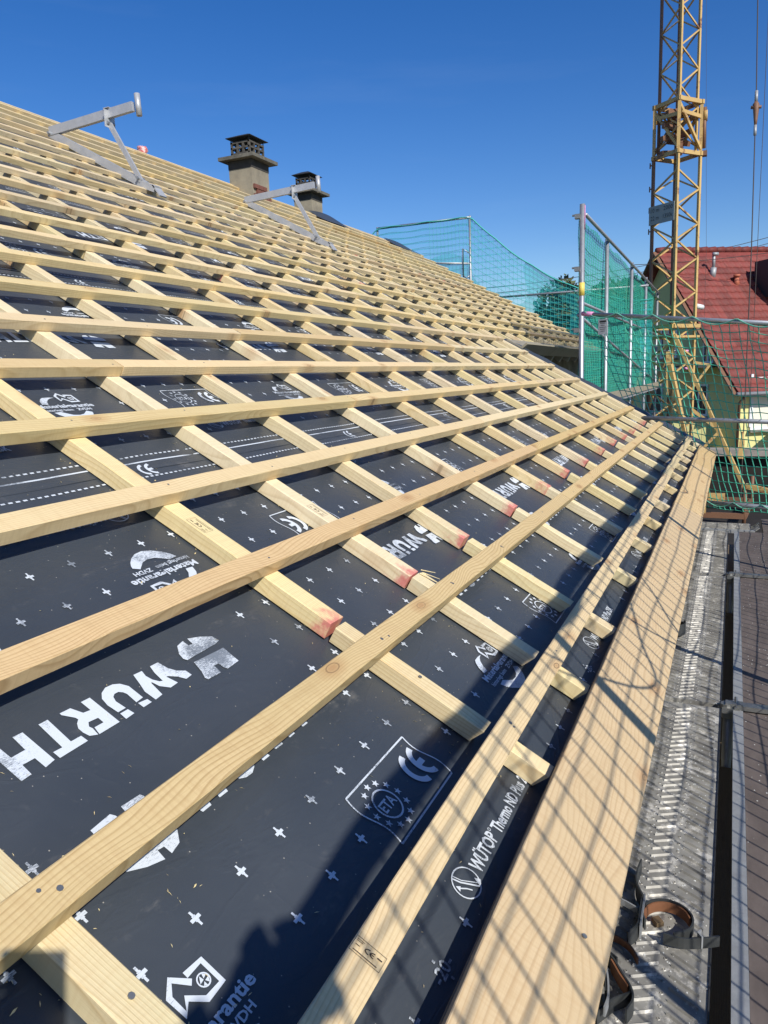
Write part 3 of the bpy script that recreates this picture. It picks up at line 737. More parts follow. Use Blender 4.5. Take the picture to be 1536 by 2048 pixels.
# ------------------------------------------------------------------ roof scaffold brackets
def bracket(X, y0, z0, lab):
    """hinge at (X, y0, z0); everything in the plane x = X"""
    t = thing('roof_bracket', lab, 'roof bracket', (X, y0, z0), 'aluminium roof brackets standing on the battens')
    P = lambda y, z, dx=0: Vector((X + dx, y0 + y, z0 + z))
    up = (1, 0, 0)
    b = MB(); b.bar(P(.02, .02), P(-1.17, -.645), .035, .075, (0, 0, 1)); b.obj('lower_rail', M['alu'], t)
    b = MB(); b.bar(P(.01, .03), P(-1.09, .085), .045, .085, (0, 0, 1)); b.obj('arm', M['alu'], t)
    b = MB()
    b.bar(P(-.78, .10, .034), P(-.78, -.06, .034), .006, .07, up); b.bar(P(-.78, .10, -.034), P(-.78, -.06, -.034), .006, .07, up); b.bar(P(-.745, .118), P(-.815, .118), .074, .006)
    b.obj('collar', M['alu'], t)
    b = MB(); b.bar(P(-.79, -.03, -.012), P(-1.12, -.60, -.012), .022, .048, (0, 0, 1)); b.obj('strut', M['alu'], t)
    b = MB(); b.pipe(P(-1.145, .19), P(-1.155, -.01), .028, .023, 16); b.obj('post_sleeve', M['alu'], t, True)
    b = MB(); b.bar(P(-1.13, -.63), P(-1.30, -.70), .10, .06, (0, 0, 1)); b.bar(P(-1.28, -.66), P(-1.36, -.77), .10, .012, (0, 0, 1)); b.obj('hook_shoe', M['alu'], t)
    for (y, z) in ((0, .01), (-.79, -.02), (-1.10, -.57)):
        b = MB(); b.tube([P(y, z, -.05), P(y, z, .05)], .014, 8); b.obj('bolt', M['galv'], t)
bracket(6.2, 6.04, 3.50, 'aluminium roof scaffold bracket, the larger one nearer the left edge')
bracket(9.35, 5.84, 3.39, 'aluminium roof scaffold bracket in front of the smaller chimney')

# ------------------------------------------------------------------ chimneys
def chimney(X, Y, sx, sy, zb, zt, lab, zc, brick):
    t = thing('chimney', lab, 'chimney', (X, Y, zb), 'chimneys on the ridge')
    b = MB(); b.box(X, Y, zb, X + sx, Y + sy, zt - .13); b.obj('shaft', M['render'], t)
    b = MB(); b.box(X - .006, Y - .006, zt - .128, X + sx + .006, Y + sy + .006, zt); b.obj('soot_band', M['soot'], t)
    e = .12; b = MB(); b.box(X - e, Y - e, zt + .002, X + sx + e, Y + sy + e, zt + .055)
    b.add([(X - e + .03, Y - e + .03, zt + .055), (X + sx + e - .03, Y - e + .03, zt + .055), (X + sx + e - .03, Y + sy + e - .03, zt + .055), (X - e + .03, Y + sy + e - .03, zt + .055), (X + .04, Y + .04, zt + .10), (X + sx - .04, Y + .04, zt + .10), (X + sx - .04, Y + sy - .04, zt + .10), (X + .04, Y + sy - .04, zt + .10)],
          [(0, 1, 5, 4), (1, 2, 6, 5), (2, 3, 7, 6), (3, 0, 4, 7), (4, 5, 6, 7)])
    b.obj('cap_slab', M['concrete'], t)
    # louvred crown: ring of openings in two tiers
    b = MB(); z0 = zt + .101; hh = zc - .06; x0, x1, y0, y1 = X + .035, X + sx - .035, Y + .035, Y + sy - .035
    for zz in (z0, z0 + hh * .5 - .012, z0 + hh - .03):
        b.box(x0, y0, zz, x1, y0 + .035, zz + .028); b.box(x0, y1 - .035, zz, x1, y1, zz + .028); b.box(x0, y0 + .036, zz, x0 + .035, y1 - .036, zz + .028); b.box(x1 - .035, y0 + .036, zz, x1, y1 - .036, zz + .028)
    for f in (0, .33, .66, 1):
        xx = x0 + (x1 - x0 - .035) * f; yy = y0 + (y1 - y0 - .035) * f
        b.box(xx, y0 + .002, z0, xx + .035, y0 + .033, z0 + hh); b.box(xx, y1 - .033, z0, xx + .035, y1 - .002, z0 + hh)
        if 0 < f < 1: b.box(x0 + .002, yy, z0, x0 + .033, yy + .035, z0 + hh); b.box(x1 - .033, yy, z0, x1 - .002, yy + .035, z0 + hh)
    b.obj('vent_crown', M['crown'] if brick else M['soot'], t)
    # sheet cowl on four pins
    b = MB(); zc0 = z0 + hh + .06; cx, cy = X + sx / 2, Y + sy / 2; q = .02
    o_ = [(X - q, Y - q), (X + sx + q, Y - q), (X + sx + q, Y + sy + q), (X - q, Y + sy + q)]
    b.add([(x, y, zc0) for x, y in o_] + [(cx + (x - cx) * .35, cy + (y - cy) * .35, zc0 + .07) for x, y in o_] + [(x, y, zc0 - .008) for x, y in o_],
          [(0, 1, 5, 4), (1, 2, 6, 5), (2, 3, 7, 6), (3, 0, 4, 7), (4, 5, 6, 7), (8, 9, 1, 0), (9, 10, 2, 1), (10, 11, 3, 2), (11, 8, 0, 3), (11, 10, 9, 8)])
    b.obj('cowl', M['dark'], t)
    b = MB()
    for x, y in ((x0 + .01, y0 + .01), (x1 - .01, y0 + .01), (x1 - .01, y1 - .01), (x0 + .01, y1 - .01)): b.tube([(x, y, z0 + hh - .02), (x, y, zc0)], .008, 6)
    b.obj('cowl_pin', M['dark'], t)
    if brick:
        # courses laid bare on the low side, stepping down with the roof
        for r_ in range(4):
            zz = 3.90 + r_ * .075
            for q in range(5):
                xx = X + .012 + q * .125 - (r_ % 2) * .05
                if xx < X - .03 or xx + .115 > X + sx + .03: continue
                if zz + .07 > zb + .60 - (xx - X) * .22: continue
                bb = MB(); bb.box(xx, Y - .030 - R.uniform(0, .008), zz, xx + .115, Y - .002, zz + .064); bb.obj('brick', M['brick'], t)
chimney(11.05, 6.83, .50, .44, 3.60, 4.50, 'larger beige rendered chimney with sooty band and exposed red brick at its foot', .26, True)
chimney(14.0, 7.40, .44, .40, 3.95, 4.62, 'smaller rendered chimney with black crown and cowl behind the second bracket', .27, False)
# cloth bundle behind the ridge
t = MB()
c0 = Vector((9.03, 7.30, 4.20))
n = 10
for i in range(n + 1):
    for j in range(12):
        a = PI * i / n; p = 2 * PI * j / 12; r_ = .062 * (1 + .7 * noise.noise(Vector((i * .8, math.sin(j * PI / 6) * 2, math.cos(j * PI / 6) * 2))))
        t.v.append((c0.x + r_ * math.sin(a) * math.cos(p), c0.y + r_ * 1.2 * math.sin(a) * math.sin(p), c0.z + r_ * math.cos(a)))
for i in range(n):
    for j in range(12): t.f.append((i * 12 + j, i * 12 + (j + 1) % 12, (i + 1) * 12 + (j + 1) % 12, (i + 1) * 12 + j))
t.obj('cloth_bundle', M['cloth_red'], None, True, label='crumpled red and white cloth just showing over the ridge', category='cloth')

# ------------------------------------------------------------------ scaffold alongside the eaves
DZ = -.75
YG0, YG1 = -.412, -.468
sc = thing('scaffold', 'working scaffold along the eaves with ridged steel planks and a brown plywood deck', 'scaffold', (0, -.6, DZ))
bays = [-1.33, 1.30, 3.94, 6.58]
for a in bays:
    c = a + 2.60
    if a == bays[-1]: c = 8.42
    # steel plank with its raised ridges
    b = MB(); b.box(a + .01, -.735, DZ - .055, c, -.735, DZ) if False else None
    b.box(a + .012, YG0 - .0, DZ - .05, c, YG0 + .325, DZ); b.obj('steel_plank', M['steeldeck'], sc)
    b = MB(); x = a + .05
    while x < c - .04:
        for (y0, y1, sk) in ((.022, .100, -.023), (.133, .200, .018), (.232, .305, -.022)):
            xx = x + R.uniform(-.001, .001); w_ = .0032
            p0 = Vector((xx + sk, YG0 + y0, DZ)); p1 = Vector((xx - sk, YG0 + y1, DZ))
            if p0.x > c or p1.x > c: continue
            b.add([p0 + Vector((-w_, 0, 0)), p0 + Vector((w_, 0, 0)), p1 + Vector((w_, 0, 0)), p1 + Vector((-w_, 0, 0)), p0 + Vector((w_ * .6, 0, .0065)), p1 + Vector((w_ * .6, 0, .0065))],
                  [(0, 4, 5, 3), (4, 1, 2, 5), (0, 1, 4), (3, 5, 2)])
        for yy in (.117, .216):
            o_ = len(b.v); r_ = .0042
            b.v += [(x + r_ * math.cos(q * PI / 3), YG0 + yy + r_ * math.sin(q * PI / 3), DZ + .0022) for q in range(6)] + [(x + r_ * 1.5 * math.cos(q * PI / 3), YG0 + yy + r_ * 1.5 * math.sin(q * PI / 3), DZ) for q in range(6)]
            b.f += [(o_ + q, o_ + 6 + q, o_ + 6 + (q + 1) % 6, o_ + (q + 1) % 6) for q in range(6)]
        x += .0225 * 2
    b.obj('grip_ridges', M['steeldeck'], sc, kind='stuff')
    b = MB(); b.box(a + .015, YG0 - .004, DZ - .05, c - .004, YG0 - .0005, DZ + .006); b.obj('plank_edge', M['dark'], sc)
    # plywood deck in its aluminium frame
    for y1 in (YG1, YG1 - .62):
        b = MB(); b.box(a + .02, y1 - .60, DZ - .045, c - .0, y1 - .046, DZ - .004); b.obj('plywood_panel', M['ply'], sc)
        b = MB(); b.box(a + .02, y1 - .045, DZ - .06, c, y1, DZ + .002); b.box(a + .02, y1 - .615, DZ - .06, c, y1 - .601, DZ + .002); b.obj('frame_rail', M['zinc'], sc)
# transoms with clamps over the joints
for X in (1.30, 3.94, 6.58):
    b = MB(); b.bar((X - .01, YG1 + .01, DZ + .012), (X - .01, YG1 - 1.3, DZ + .012), .055, .022); b.obj('transom', M['castiron'], sc)
    b = MB()
    b.tube([(X - .012, YG1 + .028, DZ - .05), (X - .012, YG1 + .028, DZ + .020)], .030, 12); b.box(X - .05, YG1 - .03, DZ - .02, X + .03, YG1 + .05, DZ + .008)
    b.box(X - .035, YG1 - .045, DZ + .006, X + .012, YG1 + .035, DZ + .028); b.tube([(X - .05, YG1 - .012, DZ + .015), (X + .045, YG1 - .012, DZ + .03)], .008, 6)
    b.obj('wedge_clamp', M['castiron'], sc)
    b = MB(); b.tube([(X + .01, YG1 + .02, GZ + .03), (X + .01, YG1 + .02, DZ - .02)], .024, 12); b.obj('inner_post', M['galv'], sc, True)
    b = MB(); b.tube([(X + .01, YG1 + .02, DZ - .35), (X + 1.5, YG1 + .02, DZ - 1.4)], .021, 8); b.obj('brace', M['galv'], sc, True)
b = MB(); b.tube([(-1.3, YG1 + .02, DZ - .45), (8.6, YG1 + .02, DZ - .45)], .024, 8); b.obj('ledger', M['galv'], sc, True)
M['plank_low'] = wood('dusty_low_plank', (.24, .18, .115), (.13, .09, .06), (.20, .165, .12), .3)
for a in (-1.3, 1.32, 3.96, 6.6):
    b = MB(); b.box(a, YG0 - .13, DZ - .34, a + 2.56, YG0 + .10, DZ - .30); b.obj('lower_board', M['plank_low'], sc)
# cross plank at the far end of the deck
b = MB(); b.box(8.50, -.62, DZ - .03, 8.80, -.10, DZ + .012); b.obj('steel_plank', M['steeldeck'], sc, label='short steel plank lying across the far end of the deck')
b = MB()
for k in range(15): b.box(8.515 + .018 * k, -.61, DZ + .0125, 8.522 + .018 * k, -.11, DZ + .016)
b.obj('grip_ridges', M['steeldeck'], sc, kind='stuff')
b = MB(); b.box(8.455, -.66, DZ - .03, 8.497, -.10, DZ + .004); b.obj('frame_rail', M['zinc'], sc)
b = MB()
for k in range(5): b.tube([(8.47 + .07 * k, -.635, DZ - .02), (8.50 + .06 * k, -.70 + .01 * (k % 2), DZ + .03)], .012, 6)
b.obj('wedge_clamp', M['castiron'], sc)
for y1 in (YG1 - .25, YG1 - .80):
    b = MB(); b.box(8.43, y1 - .54, DZ - .05, 9.2, y1 - .02, DZ - .006); b.obj('plywood_panel', M['ply'], sc)
# outer posts with the guard net tied to the top rail (they shade the roof edge)
YN = -1.13; ZT = 1.30
for X in (-1.33, 1.30, 3.94, 6.58, 9.2):
    b = MB(); b.tube([(X, YN - .03, GZ + .03), (X, YN - .03, ZT + .06)], .024, 12); b.obj('outer_post', M['galv'], sc, True)
b = MB(); b.tube([(-1.45, YN, ZT), (9.3, YN, ZT)], .024, 10); b.obj('top_rail', M['galv'], sc, True)
b = MB(); b.box(-1.33, YN - .02, DZ - .002, 9.2, YN + .02, DZ + .15); b.obj('toe_board', M['oldwood'], sc)

def wob(a, b_, c): return noise.noise(Vector((a, b_, c)))
def net_mesh(P, ni, nj, r, b=None, n=4, knot=True):
    """cords of a square-mesh net over the grid P(i, j)"""
    b = b or MB()
    for i in range(ni + 1): b.tube([P(i, j) for j in range(nj + 1)], r, n, False)
    for j in range(nj + 1): b.tube([P(i, j) for i in range(ni + 1)], r, n, False)
    if knot:
        for i in range(ni + 1):
            for j in range(nj + 1):
                p = P(i, j); q = r * 1.9
                b.add([p + Vector(d) * q for d in ((1, 0, 0), (0, 1, 0), (-1, 0, 0), (0, -1, 0), (0, 0, 1), (0, 0, -1))], [(0, 1, 4), (1, 2, 4), (2, 3, 4), (3, 0, 4), (1, 0, 5), (2, 1, 5), (3, 2, 5), (0, 3, 5)])
    return b
gn = thing('guard_net', 'green guard net hung from the rail on the outer side of the eaves scaffold', 'safety net', (0, YN, DZ))
def PN(i, j):
    x = -1.4 + i * .095; t = j / 19; z = ZT - t * (ZT - DZ - .05)
    return Vector((x + .10 * (t - .5) * 1.0 + .035 * wob(x * .9, z * 1.3, 1) + .012 * wob(x * 5, z * 5, 4), YN + .03 + .05 * wob(x * .7, z * 1.1, 7) * math.sin(PI * t) * 1.5, z + .02 * wob(x * 1.7, z * 2.3, 3)))
net_mesh(PN, 112, 19, .0040).obj('mesh_cords', M['net'], gn, False, kind='stuff')
b = MB(); pts = []
x = -1.4
while x < 9.25:
    pts.append((x, YN + .015 * math.sin(x * 3.1), ZT + .010 + .012 * math.sin(x * 7.0))); x += .15
b.tube(pts, [.036 + .012 * abs(wob(p[0] * 2.3, 1, 1)) + (.018 if 3.0 < p[0] < 3.4 else 0) for p in pts], 8)
b.obj('gathered_edge', M['net'], gn, True)
b = MB()
for k in range(9):
    x0 = -.46 + .04 * k; L_ = .10 + .10 * abs(math.sin(k * 1.9)) * (1 - k / 12); 
    b.tube([(x0 + .02 * math.sin(q * 1.3 + k), YN + .04 + .03 * math.sin(q * 1.1 + k * 2), ZT + .02 - L_ * q / 6) for q in range(7)], [.020 + .012 * abs(math.sin(k * 3 + q)) for q in range(7)], 6)
b.obj('shade_clump', M['net'], gn, True)  # unseen clump of thick tubes, added to shade the near roof corner
for (xa, xb, dep) in ((1.15, 2.35, .50), (1.9, 2.6, .62), (4.6, 5.9, .35)):
    b = MB(); b.tube([(xa + (xb - xa) * i / 24, YN + .05 + .04 * math.sin(i * .5), ZT - dep * 4 * (i / 24) * (1 - i / 24)) for i in range(25)], .0055, 6); b.obj('hanging_rope', M['net_edge'], gn, True)

# ------------------------------------------------------------------ net across the far end of the deck
A0, A1 = Vector((10.4, 1.41, 1.66)), Vector((8.75, -.95, 1.30))
en = thing('end_guard', 'green square-mesh safety net hung on grey tubes across the far end of the scaffold', 'safety net', (9.2, -.1, DZ))
b = MB(); b.tube([A0, A1], .024, 12); b.obj('upper_tube', M['galv'], en, True)
b = MB(); b.tube([A0 + (A0 - A1).normalized() * .03, A0 - (A0 - A1).normalized() * .16], .030, 10); b.obj('pink_tube_end', M['pink'], en, True)
L0, L1 = Vector((9.75, .75, .345)), Vector((8.75, -1.0, .33))
b = MB(); b.tube([L0, L1], .024, 12); b.obj('middle_tube', M['galv'], en, True)
K0, K1 = Vector((9.35, .10, -.60)), Vector((8.75, -1.0, -.56))
b = MB(); b.tube([K0, K1], .026, 12); b.obj('bottom_tube', M['galv'], en, True)
b = MB(); b.tube([(8.72, -1.0, GZ + .03), (8.72, -1.0, 1.5)], .024, 12); b.obj('post', M['galv'], en, True)
NI, NJ = 25, 21
def PE(i, j):
    s = i / NI; t = j / NJ
    top = A0.lerp(A1, s); bot = Vector((9.75, .35, -.66)).lerp(Vector((8.75, -1.15, -.62)), s)
    p = top.lerp(bot, t)
    p.x += .14 * math.sin(PI * t) * (1 + .4 * math.sin(s * 7)) + .05 * wob(s * 4, t * 3, 2)
    p.z += -.035 * abs(math.sin(s * PI * 5)) * (1 - t) ** 2 + .016 * wob(s * 9, t * 7, 5) - .03 * math.sin(PI * s) * t
    d = (A1 - A0).normalized(); p += d * (.05 * (1 - t) + .03 * wob(s * 6, t * 6, 8) + .02 * wob(s * 17, t * 15, 3))
    return p
net_mesh(PE, NI, NJ, .0052, n=5).obj('mesh_cords', M['net_lit'], en, False, kind='stuff')
b = MB(); pts = []; rr = random.Random(3)
for i in range(81):
    s = i / 80; p = A0.lerp(A1, s)
    q = (s * 5.2) % 1.0
    p.z += .030 - .075 * math.sin(PI * q); p.x -= .026
    pts.append(p)
b.tube(pts, .0075, 6); b.obj('edge_rope', M['net_edge'], en, True)
b = MB(); b.tube([K0.lerp(K1, i / 40) + Vector((-.03, 0, .028 - .06 * math.sin(PI * ((i / 40 * 4) % 1)))) for i in range(41)], .006, 6); b.obj('edge_rope', M['net_edge'], en, True)
# paper tag
b = MB(); tg = A0.lerp(A1, .115) + Vector((-.03, 0, -.15)); dd = (A1 - A0).normalized(); dd.z = 0; dd.normalize()
b.frame(tg, dd, Vector((0, 0, 1)), dd.cross(Vector((0, 0, 1))), .155, .19, .002); o = b.obj('scaffold_tag', M['paper'], None, label='white printed paper tag hanging on the green net below the pink tube end', category='tag')
b = MB()
nrm = Vector((-dd.y, dd.x, 0));
if nrm.x > 0: nrm = -nrm
for k in range(6):
    b.frame(tg + nrm * .0025 + Vector((0, 0, .065 - .024 * k)), dd, Vector((0, 0, 1)), nrm, .11 - .02 * (k % 3), .006 if k else .022, .001)
b.obj('print_lines', M['dark'], o)

# ------------------------------------------------------------------ scaffold with fine netting round the far wing
fs = thing('far_scaffold', 'tall scaffold beyond the verge with galvanised posts and a rail down its slope', 'scaffold', (11.4, 1.6, GZ))
YP = 1.62
posts = [(11.38, 3.22), (13.69, 3.08), (17.1, 3.10), (19.9, 3.08), (22.9, 3.0)]
for k, (X, z) in enumerate(posts):
    b = MB(); b.tube([(X, YP, GZ + .03), (X, YP, z)], .038 if k == 0 else .034, 12); b.obj('post', M['galv'], fs, True)
b = MB(); b.tube([(11.4, YP - .04, 3.20 - .12), (22.95, YP - .04, 2.95)], .026, 8); b.obj('top_rail', M['galv'], fs, True)
b = MB(); b.tube([(11.4, YP + .04, 1.90), (23.5, YP + .04, 1.86)], .024, 8); b.obj('middle_rail', M['galv'], fs, True)
b = MB(); b.tube([(11.4, YP + .05, 1.72), (22.9, YP + .05, .60)], .024, 8); b.obj('brace', M['galv'], fs, True)
b = MB(); b.box(11.3, YP - .1, .36, 23.3, YP + .55, .42); b.obj('deck', M['zinc'], fs)
b = MB(); b.box(11.3, YP - .13, .42, 23.3, YP - .10, .55); b.obj('toe_board', M['oldwood'], fs)
b = MB(); b.bar((11.372, YP - .037, 3.2), (11.372, YP - .037, 2.88), .008, .03); b.obj('pink_mark', M['pink'], fs, True)
b = MB(); b.tube([(11.38, YP, 1.98), (11.38, YP, 2.16)], .0400, 12); b.obj('yellow_sticker', M['yellow_tape'], fs, True)
for z in (3.06, 2.35, 1.5):
    b = MB(); b.box(11.33, YP + .03, z - .03, 11.43, YP + .10, z + .03); b.tube([(11.38, YP + .05, z + .02), (11.38, YP + .14, z + .02)], .014, 6); b.obj('coupler', M['castiron'], fs)
for X, z in ((23.9, 1.84), (24.0, .92), (24.0, 1.4)):
    b = MB(); b.tube([(23.0, 1.55, z), (23.2, .95, z - .03)], .022, 8); b.obj('stub_tube', M['galv'], fs, True)
    b = MB(); b.tube([(23.2, .95, z - .03), (23.25, .80, z - .04)], .034, 8); b.obj('pink_tube_end', M['pink'], fs, True)
fn = thing('fine_net', 'dense green netting stretched down the posts of the scaffold beyond the verge', 'safety net', (11.4, YP, .4))
nx, nz_ = 60, 18
b = MB()
def PF(s, t):
    X = 11.42 + 11.5 * s; zt = 3.08 - .13 * s + .02 * math.sin(s * 60); z = zt - (zt - .40) * t
    return Vector((X, YP + .055 + .10 * math.sin(PI * ((s * 11.5 / 2.6) % 1)) * math.sin(PI * t) + .03 * wob(s * 12, t * 5, 3), z))
for i in range(nx + 1):
    for j in range(nz_ + 1): b.v.append(tuple(PF(i / nx, j / nz_)))
for i in range(nx):
    for j in range(nz_):
        a = i * (nz_ + 1) + j; b.f.append((a, a + nz_ + 1, a + nz_ + 2, a + 1))
b.obj('netting', M['net_fine'], fn, True)
b = MB()
for j in range(2, 18, 1):
    b.tube([PF(i / 90, j / 18) + Vector((0, -.008, -.07 * math.sin(PI * ((i / 90 * 4.6) % 1)))) for i in range(91)], .005, 4, False)
for i in range(0, 60): b.tube([PF(i / 60, j / 12) + Vector((0, -.012, 0)) for j in range(13)], .0035, 4, False)
b.obj('mesh_cords', M['net'], fn, False, kind='stuff')
# coarse net corner that sweeps from the far post to the gable frame
# ------------------------------------------------------------------ gable-end guard frame
gf = thing('gable_guard', 'tube frame with teal safety net standing behind the far end of the roof', 'safety net', (19.3, 5.8, 1))
for y, z0_, z1_ in ((8.40, 2.2, 4.88), (5.83, 1.0, 4.88), (3.0, GZ + .03, 2.95)):
    b = MB(); b.tube([(19.3, y, z0_), (19.3, y, z1_)], .030, 8); b.obj('post', M['galv'], gf, True)
b = MB(); b.tube([(19.3, 8.42, 4.85), (19.3, 5.80, 4.84)], .030, 8); b.obj('top_rail', M['galv'], gf, True)
b = MB(); b.tube([(19.3, 7.9, 3.93), (19.3, 5.83, 3.72)], .024, 8); b.obj('middle_rail', M['galv'], gf, True)
b = MB(); b.tube([(19.3, 5.80, 2.83), (19.3, 1.5, 2.83)], .026, 8); b.obj('lower_rail', M['galv'], gf, True)
b = MB()
b.tube([(19.28, 6.02, 3.4), (19.28, 6.02, 4.10), (19.28, 5.86, 3.98)], .018, 6); b.tube([(19.28, 6.0, 3.42), (19.28, 5.93, 3.36), (19.28, 5.86, 3.42)], .018, 6); b.obj('latch_loop', M['galv'], gf, True)
def PG(s, t):
    y = 8.9 - 7.5 * s
    if y > 8.4: top = 4.85 - (y - 8.4) * .9
    elif y > 5.8: top = 4.86
    else:
        q = (5.8 - y) / 4.4; top = 4.86 - 2.35 * (1 - (1 - min(1, q)) ** 1.9)
    bot = .8 if y < 5.8 else 1.6
    return Vector((19.3 + .12 * wob(s * 5, t * 3, 1), y, top + (bot - top) * t))
b = MB(); nx, nz_ = 60, 14
for i in range(nx + 1):
    for j in range(nz_ + 1): b.v.append(tuple(PG(i / nx, j / nz_)))
for i in range(nx):
    for j in range(nz_):
        a = i * (nz_ + 1) + j; b.f.append((a, a + nz_ + 1, a + nz_ + 2, a + 1))
b.obj('netting', M['net_far'], gf, True)
b = MB()
for j in range(0, 22): b.tube([PG(i / 50, j / 21) + Vector((-.02, 0, -.03 * math.sin(PI * ((i / 50 * 8) % 1)))) for i in range(51)], .0045 if j else .016, 4, False)
for i in range(20, 76): b.tube([PG(i / 75 , j / 14) + Vector((-.02, 0, 0)) for j in range(15)], .003, 4, False)
b.obj('mesh_cords', M['net_thin'], gf, False, kind='stuff')

# ------------------------------------------------------------------ gutter brackets left on the deck
def strap_path(pts, wdt, th, b):
    """flat bar standing on edge, following 2D pts on the deck"""
    z0 = DZ + .006
    n = len(pts); o = len(b.v)
    for i, p in enumerate(pts):
        a = pts[max(0, i - 1)]; c = pts[min(n - 1, i + 1)]; dx, dy = c[0] - a[0], c[1] - a[1]; L = math.hypot(dx, dy) or 1
        nx_, ny_ = -dy / L * th / 2, dx / L * th / 2; zz = z0 + (p[2] if len(p) > 2 else 0)
        b.v += [(p[0] + nx_, p[1] + ny_, zz), (p[0] - nx_, p[1] - ny_, zz), (p[0] - nx_, p[1] - ny_, zz + wdt), (p[0] + nx_, p[1] + ny_, zz + wdt)]
    for i in range(n - 1):
        for j in range(4): b.f.append((o + 4 * i + j, o + 4 * i + (j + 1) % 4, o + 4 * i + 4 + (j + 1) % 4, o + 4 * i + 4 + j))
    b.f += [(o, o + 3, o + 2, o + 1), (o + 4 * n - 4, o + 4 * n - 3, o + 4 * n - 2, o + 4 * n - 1)]
    return b
def gutter_bracket(cx, cy, r, rot, lab, tail=.22, m='strap', lift=0.0, span=1.12, wd=.028):
    t = thing('gutter_bracket', lab, 'gutter bracket', (cx, cy, DZ), 'gutter brackets left on the scaffold deck')
    pts = []
    for i in range(25):
        a = rot + PI * span * 2 * i / 24 * .72
        pts.append((cx + r * math.cos(a), cy + r * math.sin(a), lift + .006 * math.sin(i * .4)))
    b = strap_path(pts, wd, .005, MB()); b.obj('hook', M[m], t)
    a = rot; e = Vector((math.sin(a), -math.cos(a), 0)); p = Vector(pts[0][:2] + (0,))
    q = p + e * tail
    b = strap_path([(p.x, p.y, lift), (p.x + e.x * tail * .5, p.y + e.y * tail * .5 + .004, lift), (q.x, q.y, lift)], wd, .005, MB()); b.obj('tail', M[m], t)
    b = strap_path([(pts[-1][0], pts[-1][1], lift), (pts[-1][0] + .03 * math.cos(rot + 1), pts[-1][1] + .03 * math.sin(rot + 1), lift)], wd * .7, .003, MB()); b.obj('clip', M['zinc'], t)
def custom_bracket(lab, runs):
    p0 = runs[0][1][0]
    t = thing('gutter_bracket', lab, 'gutter bracket', (p0[0], p0[1], DZ), 'gutter brackets left on the scaffold deck')
    for nm, pts, wd, mm in runs:
        fine = []
        for a, c in zip(pts[:-1], pts[1:]):
            for q in range(4):
                f_ = q / 4; fine.append(tuple(a[k] + (c[k] - a[k]) * f_ for k in range(3)))
        fine.append(tuple(pts[-1]))
        if len(pts) > 3:     # round the corners
            for _ in range(3): fine = [fine[0]] + [tuple((fine[k - 1][q] + 2 * fine[k][q] + fine[k + 1][q]) / 4 for q in range(3)) for k in range(1, len(fine) - 1)] + [fine[-1]]
        strap_path(fine, wd, .005, MB()).obj(nm, M[mm], t)
ring = [(2.20 + .074 * math.cos(a), -.290 + .074 * math.sin(a), .004) for a in [2.2 - k * .42 for k in range(13)]]
inner = [(2.20 + .066 * math.cos(a), -.290 + .066 * math.sin(a), .003) for a in [1.9 - k * .4 for k in range(9)]]
custom_bracket('large round dark gutter bracket, brown inside, with its tail overhanging the plank edge',
    [('hook', ring, .036, 'strap'), ('lining', inner, .032, 'rust'), ('tail', [(2.115, -.285, .006), (2.115, -.34, .004), (2.145, -.40, .004), (2.165, -.435, .006)], .034, 'strap'), ('clip', [(2.165, -.385, .005), (2.15, -.378, .005), (2.135, -.39, .005)], .040, 'zinc')])
custom_bracket('bent black gutter bracket standing between the eaves board and the large round one',
    [('hook', [(2.43, -.190, .0), (2.36, -.182, .0), (2.30, -.188, .0), (2.24, -.215, .004)], .055, 'strap'), ('tail', [(2.25, -.212, .004), (2.17, -.213, .0), (2.11, -.215, .0), (2.07, -.190, .0)], .050, 'strap'),
     ('edge', [(2.255, -.219, .006), (2.17, -.220, .005), (2.11, -.221, .005)], .046, 'zinc')])
custom_bracket('flat rusty strap with a nail hole poking out from under the eaves board',
    [('bar', [(2.085, -.120, .0), (2.075, -.170, .0), (2.05, -.205, .0), (2.01, -.225, .0)], .022, 'rust')])
custom_bracket('grey flat gutter bracket end showing beside the eaves board', [('bar', [(2.235, -.12, .02), (2.22, -.165, .02), (2.20, -.205, .02)], .020, 'zinc')])
custom_bracket('tangled black gutter brackets at the bottom of the picture, with brown insides',
    [('hook', [(1.99, -.130, .0), (1.96, -.165, .0), (1.91, -.195, .0), (1.87, -.225, .0), (1.83, -.235, .0), (1.79, -.22, .0)], .045, 'strap'), ('lining', [(1.955, -.160, .002), (1.91, -.188, .002), (1.875, -.215, .002)], .040, 'rust'), ('tail', [(1.93, -.12, .01), (1.88, -.155, .012), (1.82, -.165, .012)], .045, 'strap')])
custom_bracket('grey edged gutter bracket, lowest of all at the bottom edge of the picture', [('bar', [(1.915, -.150, .03), (1.86, -.165, .03), (1.80, -.175, .03), (1.76, -.17, .03)], .030, 'zinc'), ('tail', [(1.86, -.225, .0), (1.82, -.185, .0), (1.76, -.15, .0)], .04, 'strap')])
custom_bracket('small dark strap end with a bright rivet beside the eaves board', [('bar', [(2.02, -.125, .0), (2.00, -.150, .0), (1.985, -.172, .0)], .026, 'strap')])
# small dark ring further along
t = thing('strap_coil', 'small dark coil of strap on the pale steel plank beside the eaves board', 'coil', (4.95, -.12, DZ))
b = strap_path([(4.95 + .062 * math.cos(i * .35), -.135 + .055 * math.sin(i * .35), .0 + .001 * i) for i in range(34)], .055, .006, MB()); b.obj('band', M['strap'], t)
b = MB(); b.frame((2.205, -.262, DZ + .012), Vector((.8, .6, 0)), Vector((-.6, .8, 0)), Vector((0, 0, 1)), .030, .024, .014); b.obj('wood_scrap', M['brownwood'], None, label='small brown wood scrap inside the round gutter bracket', category='wood scrap')
